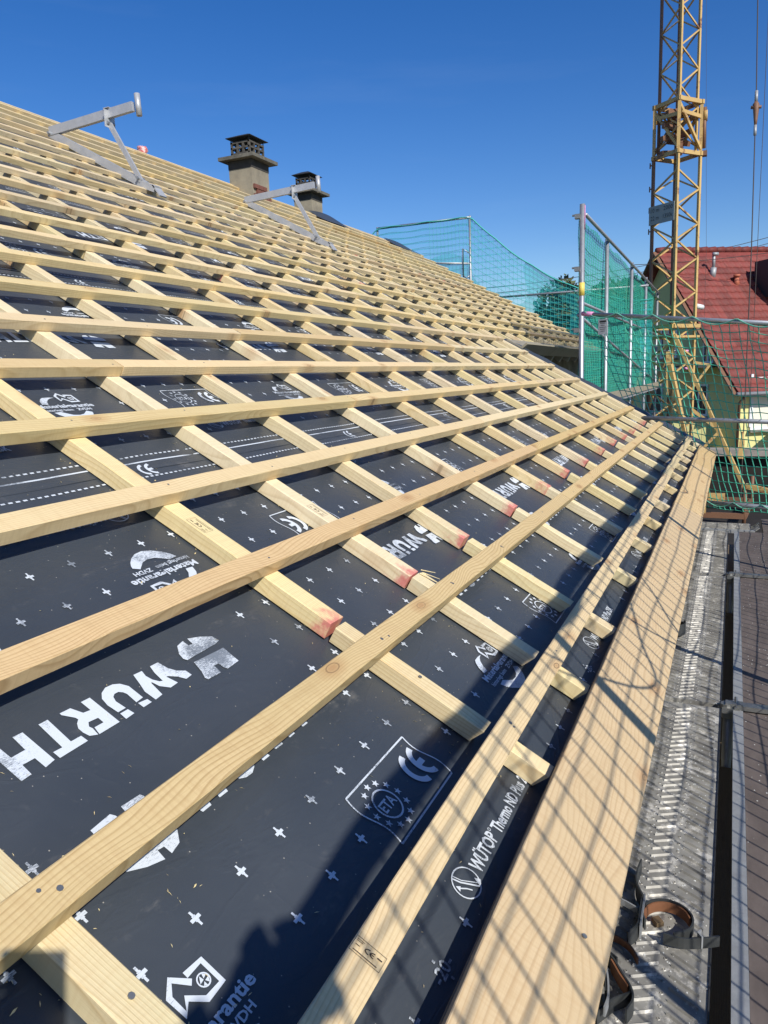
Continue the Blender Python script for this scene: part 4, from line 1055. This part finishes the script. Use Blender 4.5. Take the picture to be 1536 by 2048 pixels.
# crumbs and plaster spills
b = MB()
for k in range(2200):
    x = R.uniform(1.6, 8.2); y = YG0 + R.uniform(.0, .30) if R.random() < .75 else YG1 - R.uniform(.0, .5); s_ = R.uniform(.0012, .0042)
    zz = DZ + .0005 if y > YG0 else DZ - .0035
    p = Vector((x, y, zz)); b.add([p + Vector((-s_, -s_ * .7, 0)), p + Vector((s_, -s_ * .5, 0)), p + Vector((0, s_, 0)), p + Vector((0, 0, s_ * .9))], [(0, 1, 3), (1, 2, 3), (2, 0, 3)])
b.obj('crumbs', M['paper'], None, False, kind='stuff', label='pale crumbs of plaster scattered on the scaffold deck', category='crumbs')

# ------------------------------------------------------------------ tower crane
CX, CY = 22.35, 1.15
cr = thing('tower_crane', 'yellow lattice tower crane rising behind the green nets', 'crane', (CX, CY, GZ))
lf = Vector((.52, .74, 0)); rt = Vector((.77, -.60, 0)); lf.normalize(); rt.normalize()
lf = Vector((-rt.y, rt.x, 0))                                # square plan
def mast(z0, z1, a, off, pitch, leg, ph=0, mm='crane'):
    base = Vector((CX, CY, 0)) + (lf + rt) * off
    cn = [base, base + rt * a, base + rt * a + lf * a, base + lf * a]
    for i, c in enumerate(cn):
        b = MB(); b.frame((c.x, c.y, (z0 + z1) / 2), rt, lf, Vector((0, 0, 1)), leg, leg, z1 - z0); b.obj('leg', M[mm] if i in (0, 1) else M['crane_brown'], cr)  # left and rear legs browned: rust, with shade put into the colour
    for f in range(4):
        p, q = cn[f], cn[(f + 1) % 4]; z = z0 + .05 + ph; k = f % 2
        while z + pitch < z1:
            a_, b_ = (p, q) if k else (q, p)
            b = MB(); b.bar((a_.x, a_.y, z), (b_.x, b_.y, z + pitch), leg * .58, leg * .55, (p - q).cross(Vector((0, 0, 1)))); b.obj('brace', M[mm], cr)
            z += pitch; k = 1 - k
    return cn
lo = mast(-2.4, 6.45, .82, 0, .44, .068)
up = mast(6.5, 17.5, .66, .080, .47, .060, .1)
# telescoping collar
for z in (6.45, 7.72):
    for f in range(4):
        p, q = lo[f], lo[(f + 1) % 4]; e = (q - p).normalized() * .06
        b = MB(); b.bar((p - e) + Vector((0, 0, z)), (q + e) + Vector((0, 0, z)), .07, .10); b.obj('collar_beam', M['crane'], cr)
for f in range(4):
    p, q = lo[f], lo[(f + 1) % 4]
    b = MB(); b.bar(p + Vector((0, 0, 6.5)), p + Vector((0, 0, 7.72)), .08, .08); b.obj('collar_post', M['crane'], cr)
    b = MB(); b.bar(p + Vector((0, 0, 7.60)), q + Vector((0, 0, 6.55)), .07, .06); b.obj('collar_brace', M['crane'], cr)
    b = MB(); b.bar(p.lerp(q, .1) + Vector((0, 0, 7.42)), p.lerp(q, .95) + Vector((0, 0, 7.36)), .06, .09); b.obj('collar_beam', M['crane'], cr)
ctr = sum(lo, Vector((0, 0, 0))) / 4
for k in range(7):
    z = 6.5 + .17 * k; a_ = (lf if k % 2 else rt) * .36; o_ = Vector((R.uniform(-.15, .15), R.uniform(-.15, .15), 0))
    b = MB(); b.bar(ctr - a_ + o_ + Vector((0, 0, z)), ctr + a_ + o_ + Vector((0, 0, z + R.uniform(-.2, .3))), .10, .12); b.obj('collar_fitting', M['crane_brown'], cr)
for k, (dx, dy, z, s_) in enumerate(((.1, .1, 7.5, .26), (-.15, .2, 7.4, .2), (0, -.1, 6.75, .30), (.1, .15, 7.0, .2), (-.2, -.1, 6.6, .22))):
    b = MB(); b.tube([ctr + Vector((dx, dy - .05, z)), ctr + Vector((dx, dy + .05, z))], s_ * .55, 12); b.obj('sheave', M['crane_brown'], cr)
b = MB(); b.tube([lo[1] + rt * .12 + Vector((0, 0, 6.6)), lo[1] + rt * .12 + Vector((0, 0, 7.6))], .05, 10); b.obj('ram', M['crane_brown'], cr, True)
b = MB(); b.tube([lo[1] + rt * .16 + Vector((0, -.04, 7.4)), lo[1] + rt * .16 + Vector((0, .04, 7.4))], .14, 14); b.obj('sheave', M['crane'], cr, True)
b = MB(); b.box(lo[1].x, lo[1].y - .16, 6.40, lo[1].x + .2, lo[1].y + .02, 6.52); b.obj('bracket', M['crane_brown'], cr)
# ladder hooks on the left leg
for z in (4.6, 5.15, 5.7, 6.3):
    b = MB(); b.bar(lo[3] + Vector((0, 0, z)), lo[3] + lf * .12 + Vector((0, 0, z)), .03, .03); b.bar(lo[3] + lf * .12 + Vector((0, 0, z - .07)), lo[3] + lf * .12 + Vector((0, 0, z + .07)), .03, .03); b.obj('cable_hook', M['crane_brown'], cr)
# load sign on the left face
sp_c = lo[0].lerp(lo[3], .55) - rt * .06 + Vector((0, 0, 4.98))
sn = -rt
b = MB(); b.frame(sp_c, -lf, Vector((0, 0, 1)), sn, .86, .48, .012); pl_ = b.obj('load_plate', M['plate'], cr, label='grey plate with the load figures')
for body, zz in (('10 m   2000', .07), ('22 m   1350k', -.13)):
    vs, fs_ = fit(text_tris(body, 1, .0), -.36, zz, .38, zz + .11)
    b = MB(); b.add([sp_c + (-lf) * x + Vector((0, 0, y)) + sn * .009 for x, y in vs], fs_); b.obj('lettering', M['dark'], pl_)
    pass
# working platform and raking legs
zP = 2.02
for f in range(4):
    p, q = lo[f], lo[(f + 1) % 4]; o_ = (p - ctr).normalized() * .12; o2 = (q - ctr).normalized() * .12
    o_.z = 0; o2.z = 0
    b = MB(); b.bar(p + o_ + Vector((0, 0, zP)), q + o2 + Vector((0, 0, zP)), .09, .10); b.obj('platform_beam', M['crane'], cr)
    b = MB(); b.bar(p + o_ + Vector((0, 0, zP - .28)), q + o2 + Vector((0, 0, zP - .28)), .06, .06); b.obj('platform_beam', M['crane'], cr)
feet = [Vector((21.75, -.78, -2.45)), Vector((24.4, -1.0, -2.45)), Vector((24.6, 2.6, -2.45)), Vector((21.9, 2.75, -2.45))]
b = MB(); b.bar(lo[0] + Vector((-.06, -.04, 1.80)), feet[0] + Vector((0, 0, .15)), .085, .085); b.obj('raking_leg', M['crane'], cr)
for f in (2, 3):
    p = lo[f]; o_ = (p - ctr); o_.z = 0; b = MB(); b.bar(p + o_ * .06 + Vector((0, 0, 1.6)), feet[f] + Vector((0, 0, .15)), .085, .085); b.obj('raking_leg', M['crane'], cr)
b = MB(); b.bar(lo[0] + Vector((-.05, .04, 1.0)), Vector((21.9, .42, -2.2)), .10, .10); b.obj('raking_leg', M['crane'], cr)
b = MB(); b.bar(lo[0] + Vector((-.02, .10, 1.35)), lo[0] + Vector((-.03, .06, .2)), .12, .07); b.obj('gusset', M['crane'], cr)
# knee braces on the right and left
for f, s_ in ((1, -1), (3, 1)):
    p = lo[f]; o_ = (p - ctr).normalized(); o_.z = 0
    b = MB(); b.bar(p + Vector((0, 0, 1.05)), p + o_ * .42 + Vector((0, 0, .95)), .07, .07); b.bar(p + o_ * .42 + Vector((0, 0, .95)), p + Vector((0, 0, .35)), .06, .06); b.obj('knee_brace', M['crane'], cr)
    b = MB(); b.bar(p + Vector((0, 0, -.25)), p + o_ * .75 + Vector((0, 0, -.85)), .07, .09); b.bar(p + o_ * .75 + Vector((0, 0, -.85)), p + Vector((0, 0, -1.7)), .07, .08); b.obj('knee_brace', M['crane'], cr)
# undercarriage
for f in range(4):
    b = MB(); b.bar(feet[f] - Vector((0, 0, .55)), feet[(f + 1) % 4] - Vector((0, 0, .55)), .12, .14); b.obj('base_beam', M['crane_brown'], cr)
    b = MB(); b.tube([feet[f] + Vector((0, 0, -.88)), feet[f] + Vector((0, 0, .2))], .05, 10); b.obj('foot_jack', M['crane_brown'], cr, True)
b = MB(); b.bar(feet[0] + Vector((.0, .0, .26)), feet[0] + Vector((-.15, -.62, .14)), .12, .13); b.obj('outrigger', M['crane'], cr)
b = MB(); b.tube([(21.6, .25, -2.3), (21.9, .55, -2.3)], .22, 14); b.obj('winch_drum', M['crane'], cr, True)
b = MB(); b.box(21.5, -.3, -2.62, 21.9, .1, -2.42); b.box(21.45, .15, -2.9, 21.8, .5, -2.65); b.obj('winch_motor', M['crane'], cr)
b = MB(); b.tube([lo[1] + rt * .05 + Vector((0, 0, 2.55)), lo[1] + rt * .28 + Vector((0, 0, 2.52))], .07, 10); b.obj('lamp', M['paper'], cr, True)

# ------------------------------------------------------------------ hoist ropes
def D(x, y, z): return Vector((x, y, z))
def rope(name, pts, r, lab, g_='crane ropes hanging against the sky'):
    b = MB(); b.tube(pts, r, 6, False); return b.obj(name, M['cable'], None, True, label=lab, category='rope', group=g_)
t = thing('hoist_rope', 'thicker crane rope with a dark swivel coupling hanging by the right edge', 'rope', (19.2, -.64, 1.0), 'crane ropes hanging against the sky')
b = MB(); b.tube([(20.9, -.50, 12.0), (20.64, -.55, 8.95), (20.22, -.61, 6.64), (20.1, -.61, 6.0), (19.61, -.64, 3.45), (19.19, -.64, 1.25), (18.9, -.64, -.9), (18.72, -.64, -2.0)], .014, 6, False); b.obj('cord', M['cable'], t, True)
b = MB(); b.tube([(20.28, -.605, 6.95), (20.24, -.605, 6.72)], .035, 8); b.obj('ferrule', M['zinc'], t, True)
b = MB(); b.tube([(20.245, -.605, 6.72), (20.22, -.605, 6.66), (20.2, -.61, 6.52), (20.17, -.61, 6.32), (20.15, -.61, 6.18)], [.03, .07, .06, .04, .025], 8); b.tube([(20.2, -.72, 6.58), (20.2, -.50, 6.60)], .035, 6); b.obj('swivel', M['crane_brown'], t, True)
b = MB(); b.tube([(20.15, -.61, 6.2), (20.11, -.61, 5.98)], .033, 8); b.obj('ferrule', M['zinc'], t, True)
rope('crane_rope', [(20.85, -.74, 11.0), (20.75, -.78, 8.94), (19.67, -.76, 3.44), (18.9, -.74, -.9)], .007, 'thin crane rope at the very right edge of the sky')
rope('crane_rope', [(20.9, .80, 12.0), (20.17, .50, 9.0), (19.2, .28, 3.49), (18.91, .26, 1.94), (18.3, .2, -1.5)], .0035, 'hair-thin rope hanging just right of the crane mast')
# hook block low down, behind the end net
b = MB(); b.bar((18.85, -.62, -.72), (18.75, -.60, -1.15), .09, .12); b.tube([(18.86, -.62, -.55), (18.85, -.62, -.75)], .03, 8)
b.obj('hook_block', M['crane'], None, label='small yellow hook block hanging behind the green net at the right', category='hook block')

# ------------------------------------------------------------------ the neighbouring house
E0 = Vector((26.73, -.51, .07)); rr_ = Vector((.57358, -.81915, 0)); pp_ = Vector((.81915, .57358, 0)); Zv = Vector((0, 0, 1))
def H(a, b_, c): return E0 + rr_ * a + pp_ * b_ + Zv * c
nh = thing('neighbour_house', 'pale yellow house with a steep red tiled roof behind the crane', 'house', tuple(H(0, 0, -3.4)))
LH, RD = 11.0, 5.1
def hbox(b, a0, b0, c0, a1, b1, c1): return b.frame(H((a0 + a1) / 2, (b0 + b1) / 2, (c0 + c1) / 2), rr_, pp_, Zv, abs(a1 - a0), abs(b1 - b0), abs(c1 - c0))
b = MB()
q = [H(.38, .45, -3.4), H(.38, 2 * RD - .45, -3.4), H(.38, 2 * RD - .45, .40), H(.38, RD, RD - .20), H(.38, .45, .40)]
q2 = [x + rr_ * (LH - .8) for x in q]
b.add(q + q2, [(0, 4, 3, 2, 1), (5, 6, 7, 8, 9), (0, 5, 9, 4), (4, 9, 8, 3), (3, 8, 7, 2), (2, 7, 6, 1)])
b.obj('wall', M['yellow_wall'], nh)
b = MB()
for s_ in (0, 1):
    f0 = (lambda a, b_, c: H(a, b_, c)) if s_ == 0 else (lambda a, b_, c: H(a, 2 * RD - b_, c))
    b.add([f0(0, 0, 0), f0(LH, 0, 0), f0(LH, RD, RD), f0(0, RD, RD), f0(0, .12, -.10), f0(LH, .12, -.10), f0(LH, RD, RD - .18), f0(0, RD, RD - .18)], [(0, 1, 2, 3), (4, 7, 6, 5), (0, 4, 5, 1), (1, 5, 6, 2), (0, 3, 7, 4)])
b.obj('roof', M['roof_red'], nh)
b = MB(); b.bar(H(-.03, -.02, -.10), H(-.03, RD, RD - .04), .05, .22, rr_); b.bar(H(-.03, 2 * RD + .02, -.10), H(-.03, RD, RD - .04), .05, .22, rr_); b.obj('barge_board', M['crane_brown'], nh)
# tiles
W_, Ht = .30, .345
tb = MB(); prof = [(0, .030), (.05, .046), (.12, .030), (.19, .012), (.26, .018), (.30, .030)]
for x, z in prof: tb.v += [(x, 0, z + .02), (x, Ht + .03, z - .006)]
for i in range(len(prof) - 1): tb.f.append((2 * i, 2 * i + 2, 2 * i + 3, 2 * i + 1))
o = len(tb.v)
for x, z in prof: tb.v.append((x, 0, z - .004))
for i in range(len(prof) - 1): tb.f.append((2 * i, o + i, o + i + 1, 2 * i + 2))
tile = tb.mesh('tile', M['roof_red'], True)
sl_up = (pp_ + Zv).normalized(); nrm_ = rr_.cross(sl_up)
if nrm_.z < 0: nrm_ = -nrm_
nrow = int(RD * math.sqrt(2) / Ht)
big = MB()
for r_ in range(nrow):
    for c_ in range(int(LH / W_)):
        p = H(0, 0, 0) + rr_ * (c_ * W_) + sl_up * (r_ * Ht - .04) + nrm_ * R.uniform(0, .006)
        mt = Matrix((rr_, sl_up, nrm_)).transposed().to_4x4(); mt.translation = p
        if c_ < 14 and r_ < 21: inst('roof_tile', tile, mt, nh)
        else: big.add([mt @ Vector(x) for x in tb.v], tb.f)
big.obj('roof_tiles', M['roof_red'], nh, True, kind='stuff')
b = MB()
for k in range(int(LH / .34)):
    b.tube([H(k * .34, RD, RD + .01), H(k * .34 + .37, RD, RD + .035)], [.11, .125], 8)
b.obj('ridge_tiles', M['roof_red'], nh, True, kind='stuff')
b = MB(); b.tube([H(-.05, -.06, -.06), H(LH, -.06, -.06)], .07, 10); b.obj('gutter', M['zinc'], nh, True)
b = MB(); b.tube([H(.30, .0, -.1), H(.30, .30, -.35), H(.30, .38, -3.3)], .045, 8); b.obj('downpipe', M['crane_brown'], nh, True)
def window(a_or_b, lo_, hi, z0, z1, gable=True, lit=False, glass='glass'):
    t_ = None
    f = (lambda s, d, z: H(.38 - d, s, z)) if gable else (lambda s, d, z: H(s, .45 - d, z))
    ax = pp_ if gable else rr_; nn = -rr_ if gable else -pp_
    fr = MB(); w = .07
    for (s0, s1, c0, c1) in ((lo_, hi, z0, z0 + w), (lo_, hi, z1 - w, z1), (lo_, lo_ + w, z0 + w, z1 - w), (hi - w, hi, z0 + w, z1 - w), ((lo_ + hi) / 2 - w / 2, (lo_ + hi) / 2 + w / 2, z0 + w, z1 - w)):
        fr.frame(f((s0 + s1) / 2, .02, (c0 + c1) / 2), ax, nn, Zv, s1 - s0, .06, c1 - c0)
    o = fr.obj('window', M['white'], nh)
    g_ = MB(); g_.frame(f((lo_ + hi) / 2, .006, (z0 + z1) / 2), ax, nn, Zv, hi - lo_ - .02, .02, z1 - z0 - .02); g_.obj('pane', M[glass], o)
    s = MB(); s.frame(f((lo_ + hi) / 2, .08, z0 - .04), ax, nn, Zv, hi - lo_ + .16, .20, .05); s.obj('sill', M['stone_wall'], o)
window(0, 1.85, 2.45, .95, 1.65); window(0, 4.1, 5.2, 1.2, 2.3); window(0, 2.1, 3.15, -.85, .25); window(0, 5.0, 6.1, -.85, .25)
window(0, .80, 2.2, -1.25, .45, False, True, 'blind')
b = MB(); b.frame(H(.36 - .5, 2.5, .86), pp_, rr_, Zv, 2.6, 1.0, .10); b.obj('canopy', M['dark'], nh)
b = MB()
b.frame(H(.80, .435, -.3), rr_, pp_, Zv, .10, .06, 1.7); b.obj('window_surround', M['white'], nh)
b = MB(); b.frame(H(2.15, .435, -.3), rr_, pp_, Zv, .10, .06, 1.7); b.obj('window_surround', M['white'], nh)
# pipes and dormer on the roof slope
b = MB(); b.tube([H(1.65, 4.06, 4.0), H(1.68, 4.06, 4.35), ], .11, 10); b.tube([H(1.68, 4.06, 4.35), H(1.68, 4.06, 4.85)], .055, 8); b.tube([H(1.60, 4.0, 4.82), H(1.8, 4.0, 4.82)], .06, 8); b.obj('flue_pipe', M['zinc'], nh, True)
b = MB(); b.tube([H(2.4, 3.73, 3.65), H(2.4, 3.73, 3.98)], [.12, .07], 10); b.tube([H(2.4, 3.73, 3.98), H(2.4, 3.73, 4.06)], .12, 10); b.obj('vent_pipe', M['orange'], nh, True)
b = MB(); b.frame(H(4.1, 3.1, 3.85), rr_, pp_, Zv, 1.9, 1.4, 1.3); b.obj('dormer', M['dark'], nh)
# sunlit low annex in front of the gable and the terrace edge
an = MB(); an.box(27.55, .40, -3.35, 28.0, 2.6, -.95); an.obj('garden_wall', M['yellow_wall'], None, label='low pale yellow sunlit wall behind the crane legs', category='wall')
b = MB(); b.box(25.9, -6.5, -1.86, 26.6, 1.2, -1.66); tw = b.obj('terrace_edge', M['stone_wall'], None, label='pale stone terrace edge below the yellow house', category='terrace')
b = MB(); b.box(26.2, -6.5, -3.35, 26.5, 1.2, -1.862); b.obj('retaining_face', M['black'], tw)  # near-black colour stands in for shade under the terrace edge
b = MB(); b.box(9.2, -7, GZ, 26.1, 9.0, GZ + .05); b.obj('yard_shade_sheet', M['black'], None, kind='structure')  # thin dark sheet over the ground, shade painted into its colour
b = MB(); b.box(26.9, -6.3, -1.0, 29.5, -1.9, -.92); b.obj('awning', M['dark'], None, label='dark flat awning at the right edge beside the yellow house', category='awning')

# ------------------------------------------------------------------ trees and far things
def tree(x, y, h, r, lab, n, m, seed, dens=1.0):
    rd = random.Random(seed)
    t_ = thing('tree', lab, 'tree', (x, y, GZ), 'trees beyond the net')
    b = MB(); b.tube([(x, y, GZ - .3), (x + .1, y, GZ + h * .3), (x - .1, y + .1, GZ + h * .6)], [h * .03, h * .022, h * .012], 8); b.obj('trunk', M['bark'], t_, True)
    b = MB()
    lobes = [(Vector((x, y, GZ + h * .62)), r)]
    for k in range(9):
        a = rd.uniform(0, 2 * PI); lobes.append((Vector((x + r * .6 * math.cos(a), y + r * .6 * math.sin(a), GZ + h * rd.uniform(.40, .88))), r * rd.uniform(.35, .6)))
    limb = MB()
    for c, rr2 in lobes[1:]: limb.tube([(x, y, GZ + h * .35), tuple(c)], [h * .010, h * .004], 5, False)
    limb.obj('limbs', M['bark'], t_, True)
    for k in range(n):
        c, rr2 = rd.choice(lobes)
        d = Vector((rd.gauss(0, 1), rd.gauss(0, 1), rd.gauss(0, 1))).normalized() * (rr2 * rd.uniform(.55, 1.08))
        p = c + Vector((d.x, d.y, d.z * h / (r * 3.2) if h > r * 3 else d.z))
        if p.z < GZ + h * .22: continue
        s_ = rd.uniform(.16, .36); ax = Vector((rd.gauss(0, 1), rd.gauss(0, 1), rd.gauss(0, 1))).normalized(); ay = ax.orthogonal().normalized()
        b.add([p - ax * s_, p + ay * s_ * .6, p + ax * s_, p - ay * s_ * .6], [(0, 1, 2, 3)])
    b.obj('crown', m, t_)
tree(62.6, 12.2, 11.6, 2.5, 'tall open-crowned tree just left of the pink-topped scaffold post', 3800, M['leaf2'], 1)
tree(64.6, 7.6, 11.5, 3.0, 'round green tree seen through the dense green netting', 6500, M['leaf'], 2)
tree(63.2, 10.3, 9.0, 2.4, 'lower dark tree behind the pink-topped scaffold post', 5200, M['leaf'], 3)
tree(66.0, 15.4, 7.8, 3.4, 'broad dark tree just above the far eaves', 6500, M['leaf'], 4)
tree(58.0, 5.2, 8.0, 2.3, 'small tree between the netting and the crane mast', 4000, M['leaf'], 5)
b = MB(); rd = random.Random(9)
for k in range(15000):
    y = rd.uniform(-60, 60); x = 92 + rd.uniform(-3, 3); hh = 5.0 + 2.2 * noise.noise(Vector((y * .16, 1, 1))) + 1.3 * noise.noise(Vector((y * .6, 3, 1)))
    z = GZ + rd.uniform(0, 1) ** .7 * hh; s_ = rd.uniform(.3, .65); ax = Vector((rd.gauss(0, 1), rd.gauss(0, 1), rd.gauss(0, 1))).normalized(); ay = ax.orthogonal().normalized(); p = Vector((x, y, z))
    b.add([p - ax * s_, p + ay * s_ * .6, p + ax * s_, p - ay * s_ * .6], [(0, 1, 2, 3)])
b.obj('treeline', M['leaf'], None, kind='stuff', label='dark line of far trees beyond the roofs', category='trees')
b = MB()
def cat_(p, q, s_, n=24): return [Vector(p).lerp(Vector(q), i / n) - Vector((0, 0, s_ * 4 * (i / n) * (1 - i / n))) for i in range(n + 1)]
for dz in (0, .35): b.tube(cat_((43, 20, 5.6 + dz), (53.5, -4.5, 8.6 + dz), .9), .02, 5, False)
b.obj('power_lines', M['cable'], None, True, label='two thin power lines crossing the sky behind the nets', category='power line')
b = MB()
for dz in (0,): b.tube(cat_((29.2, 3.0, 4.55), (33.0, -9.5, 6.3), .5), .012, 5, False)
b.obj('service_cable', M['cable'], None, True, label='thin cable strung over the red roof', category='cable')

# ------------------------------------------------------------------ the person taking the picture (stands on the deck, outside the frame)
def person():
    t_ = thing('person', 'person in dark work clothes on the scaffold holding a phone out towards the roof', 'person', (-.40, -.62, DZ))
    bx, by = -.40, -.62
    J = {'pel': (bx, by, .18, .135), 'bel': (bx, by, .32, .13), 'che': (bx + .01, by + .01, .50, .145), 'neckb': (bx + .02, by + .01, .70, .07), 'neck': (bx + .035, by + .01, .78, .052), 'hd': (bx + .05, by + .01, .89, .085), 'top': (bx + .055, by + .01, .985, .062),
         'lsh': (bx + .02, by + .18, .66, .058), 'lel': (bx + .20, by + .27, .55, .042), 'lwr': (-.10, -.345, .84, .028),
         'rsh': (bx + .02, by - .17, .66, .058), 'rel': (bx + .20, by - .22, .55, .042), 'rwr': (-.10, -.50, .84, .028),
         'lhip': (bx, by + .09, .10, .085), 'lkn': (bx + .03, by + .11, -.30, .058), 'lan': (bx, by + .12, -.68, .042), 'lto': (bx + .17, by + .13, -.715, .034),
         'rhip': (bx, by - .09, .10, .085), 'rkn': (bx + .02, by - .12, -.30, .058), 'ran': (bx - .03, by - .14, -.68, .042), 'rto': (bx + .14, by - .15, -.715, .034)}
    ks = list(J); E_ = [('pel', 'bel'), ('bel', 'che'), ('che', 'neckb'), ('neckb', 'neck'), ('neck', 'hd'), ('hd', 'top'), ('che', 'lsh'), ('lsh', 'lel'), ('lel', 'lwr'), ('che', 'rsh'), ('rsh', 'rel'), ('rel', 'rwr'),
          ('pel', 'lhip'), ('lhip', 'lkn'), ('lkn', 'lan'), ('lan', 'lto'), ('pel', 'rhip'), ('rhip', 'rkn'), ('rkn', 'ran'), ('ran', 'rto')]
    def skin(name, pts, edges, mt, root, lv=2):
        me = bpy.data.meshes.new(name); L0_ = t_.location
        me.from_pydata([(p[0] - L0_.x, p[1] - L0_.y, p[2] - L0_.z) for p in pts], edges, []); me.materials.append(mt)
        o = bpy.data.objects.new(name, me); COL.objects.link(o); o.parent = t_
        md = o.modifiers.new('skin', 'SKIN'); md.use_smooth_shade = True
        sv = me.skin_vertices[0].data
        for i, p in enumerate(pts): sv[i].radius = (p[3], p[3]); sv[i].use_root = (i == root)
        s2 = o.modifiers.new('sub', 'SUBSURF'); s2.levels = lv; s2.render_levels = lv
        return o
    skin_m = mat('skin', (.55, .34, .25), .5); jk = noisy('dark_work_jacket', (.03, .035, .05), (.05, .055, .07), 12, .85)
    skin('body', [J[k] for k in ks], [(ks.index(a), ks.index(c)) for a, c in E_], jk, 0)
    for s_, w in ((1, 'lwr'), (-1, 'rwr')):
        wr = J[w]; pts = [wr, (wr[0] + .02, wr[1] - s_ * .005, wr[2] + .035, .028)]; ed = [(0, 1)]
        palm = (wr[0] + .03, wr[1] - s_ * .012, wr[2] + .065, .026); pts.append(palm); ed.append((1, 2))
        skin('hand', pts, ed, skin_m, 0, 1)
        for k in range(4):
            zz = palm[2] - .018 + k * .018; L_ = (.020, .026, .028, .022)[k]
            skin('finger', [(palm[0], palm[1], zz, .010), (palm[0] - .012, palm[1] - s_ * (.020 + L_ * .3), zz + .006, .009), (palm[0] - .004, palm[1] - s_ * (.030 + L_ * .5), zz + .008, .008), (palm[0] + .006, palm[1] - s_ * (.036 + L_ * .5), zz + .008, .007)], [(0, 1), (1, 2), (2, 3)], skin_m, 0, 1)
        skin('thumb', [(palm[0] - .004, palm[1], palm[2] - .03, .011), (palm[0] - .016, palm[1] - s_ * .018, palm[2] - .022, .010), (palm[0] - .018, palm[1] - s_ * .036, palm[2] - .008, .008)], [(0, 1), (1, 2)], skin_m, 0, 1)
    hx, hy = J['hd'][0], J['hd'][1]
    b = MB()
    for i in range(9):
        for j in range(16):
            a = PI * .56 * i / 8; p = 2 * PI * j / 16; b.v.append((hx + .01 + .103 * math.sin(a) * math.cos(p), hy + .090 * math.sin(a) * math.sin(p), .915 + .115 * math.cos(a)))
    for i in range(8):
        for j in range(16): b.f.append((i * 16 + j, i * 16 + (j + 1) % 16, (i + 1) * 16 + (j + 1) % 16, (i + 1) * 16 + j))
    b.obj('cap', jk, t_, True)
    b = MB()
    for i in range(11):
        for j in range(16):
            a = PI * i / 10; p = 2 * PI * j / 16; k = 1.0; b.v.append((hx + .018 + .090 * math.sin(a) * math.cos(p), hy + .074 * math.sin(a) * math.sin(p), .880 + .115 * math.cos(a)))
    for i in range(10):
        for j in range(16): b.f.append((i * 16 + j, i * 16 + (j + 1) % 16, (i + 1) * 16 + (j + 1) % 16, (i + 1) * 16 + j))
    b.tube([(hx + .10, hy, .905), (hx + .128, hy, .872), (hx + .10, hy, .862)], [.010, .016, .010], 8); b.tube([(hx + .098, hy - .025, .835), (hx + .104, hy, .834), (hx + .098, hy + .025, .835)], .006, 6)
    for s_ in (-1, 1): b.tube([(hx + .02, hy + s_ * .074, .91), (hx + .015, hy + s_ * .088, .885), (hx + .02, hy + s_ * .076, .855)], .012, 6)
    b.obj('face', skin_m, t_, True)
    b = MB()
    for s_ in (-1, 1): b.tube([(hx + .094, hy + s_ * .032, .905), (hx + .101, hy + s_ * .032, .905)], .010, 8)
    b.obj('eyes', M['dark'], t_, True)
person()
# the phone lies in the plane behind its own lens
fw = Vector(RW[2]); dn = -Vector(RW[1]) * -1
b = MB(); pc = Vector((0, -.41154, .9284)) - fw * .012 - Vector(RW[0]) * .018 + Vector(RW[1]) * .052
b.frame(pc, Vector(RW[0]), Vector(RW[1]), fw, .074, .150, .008)
b.obj('phone', M['dark'], None, label='black phone held up by the person on the scaffold', category='phone')
for o in list(bpy.data.objects):
    if o.type == 'MESH' and o.data.name == 'board': o.data.name = 'sawn_board'
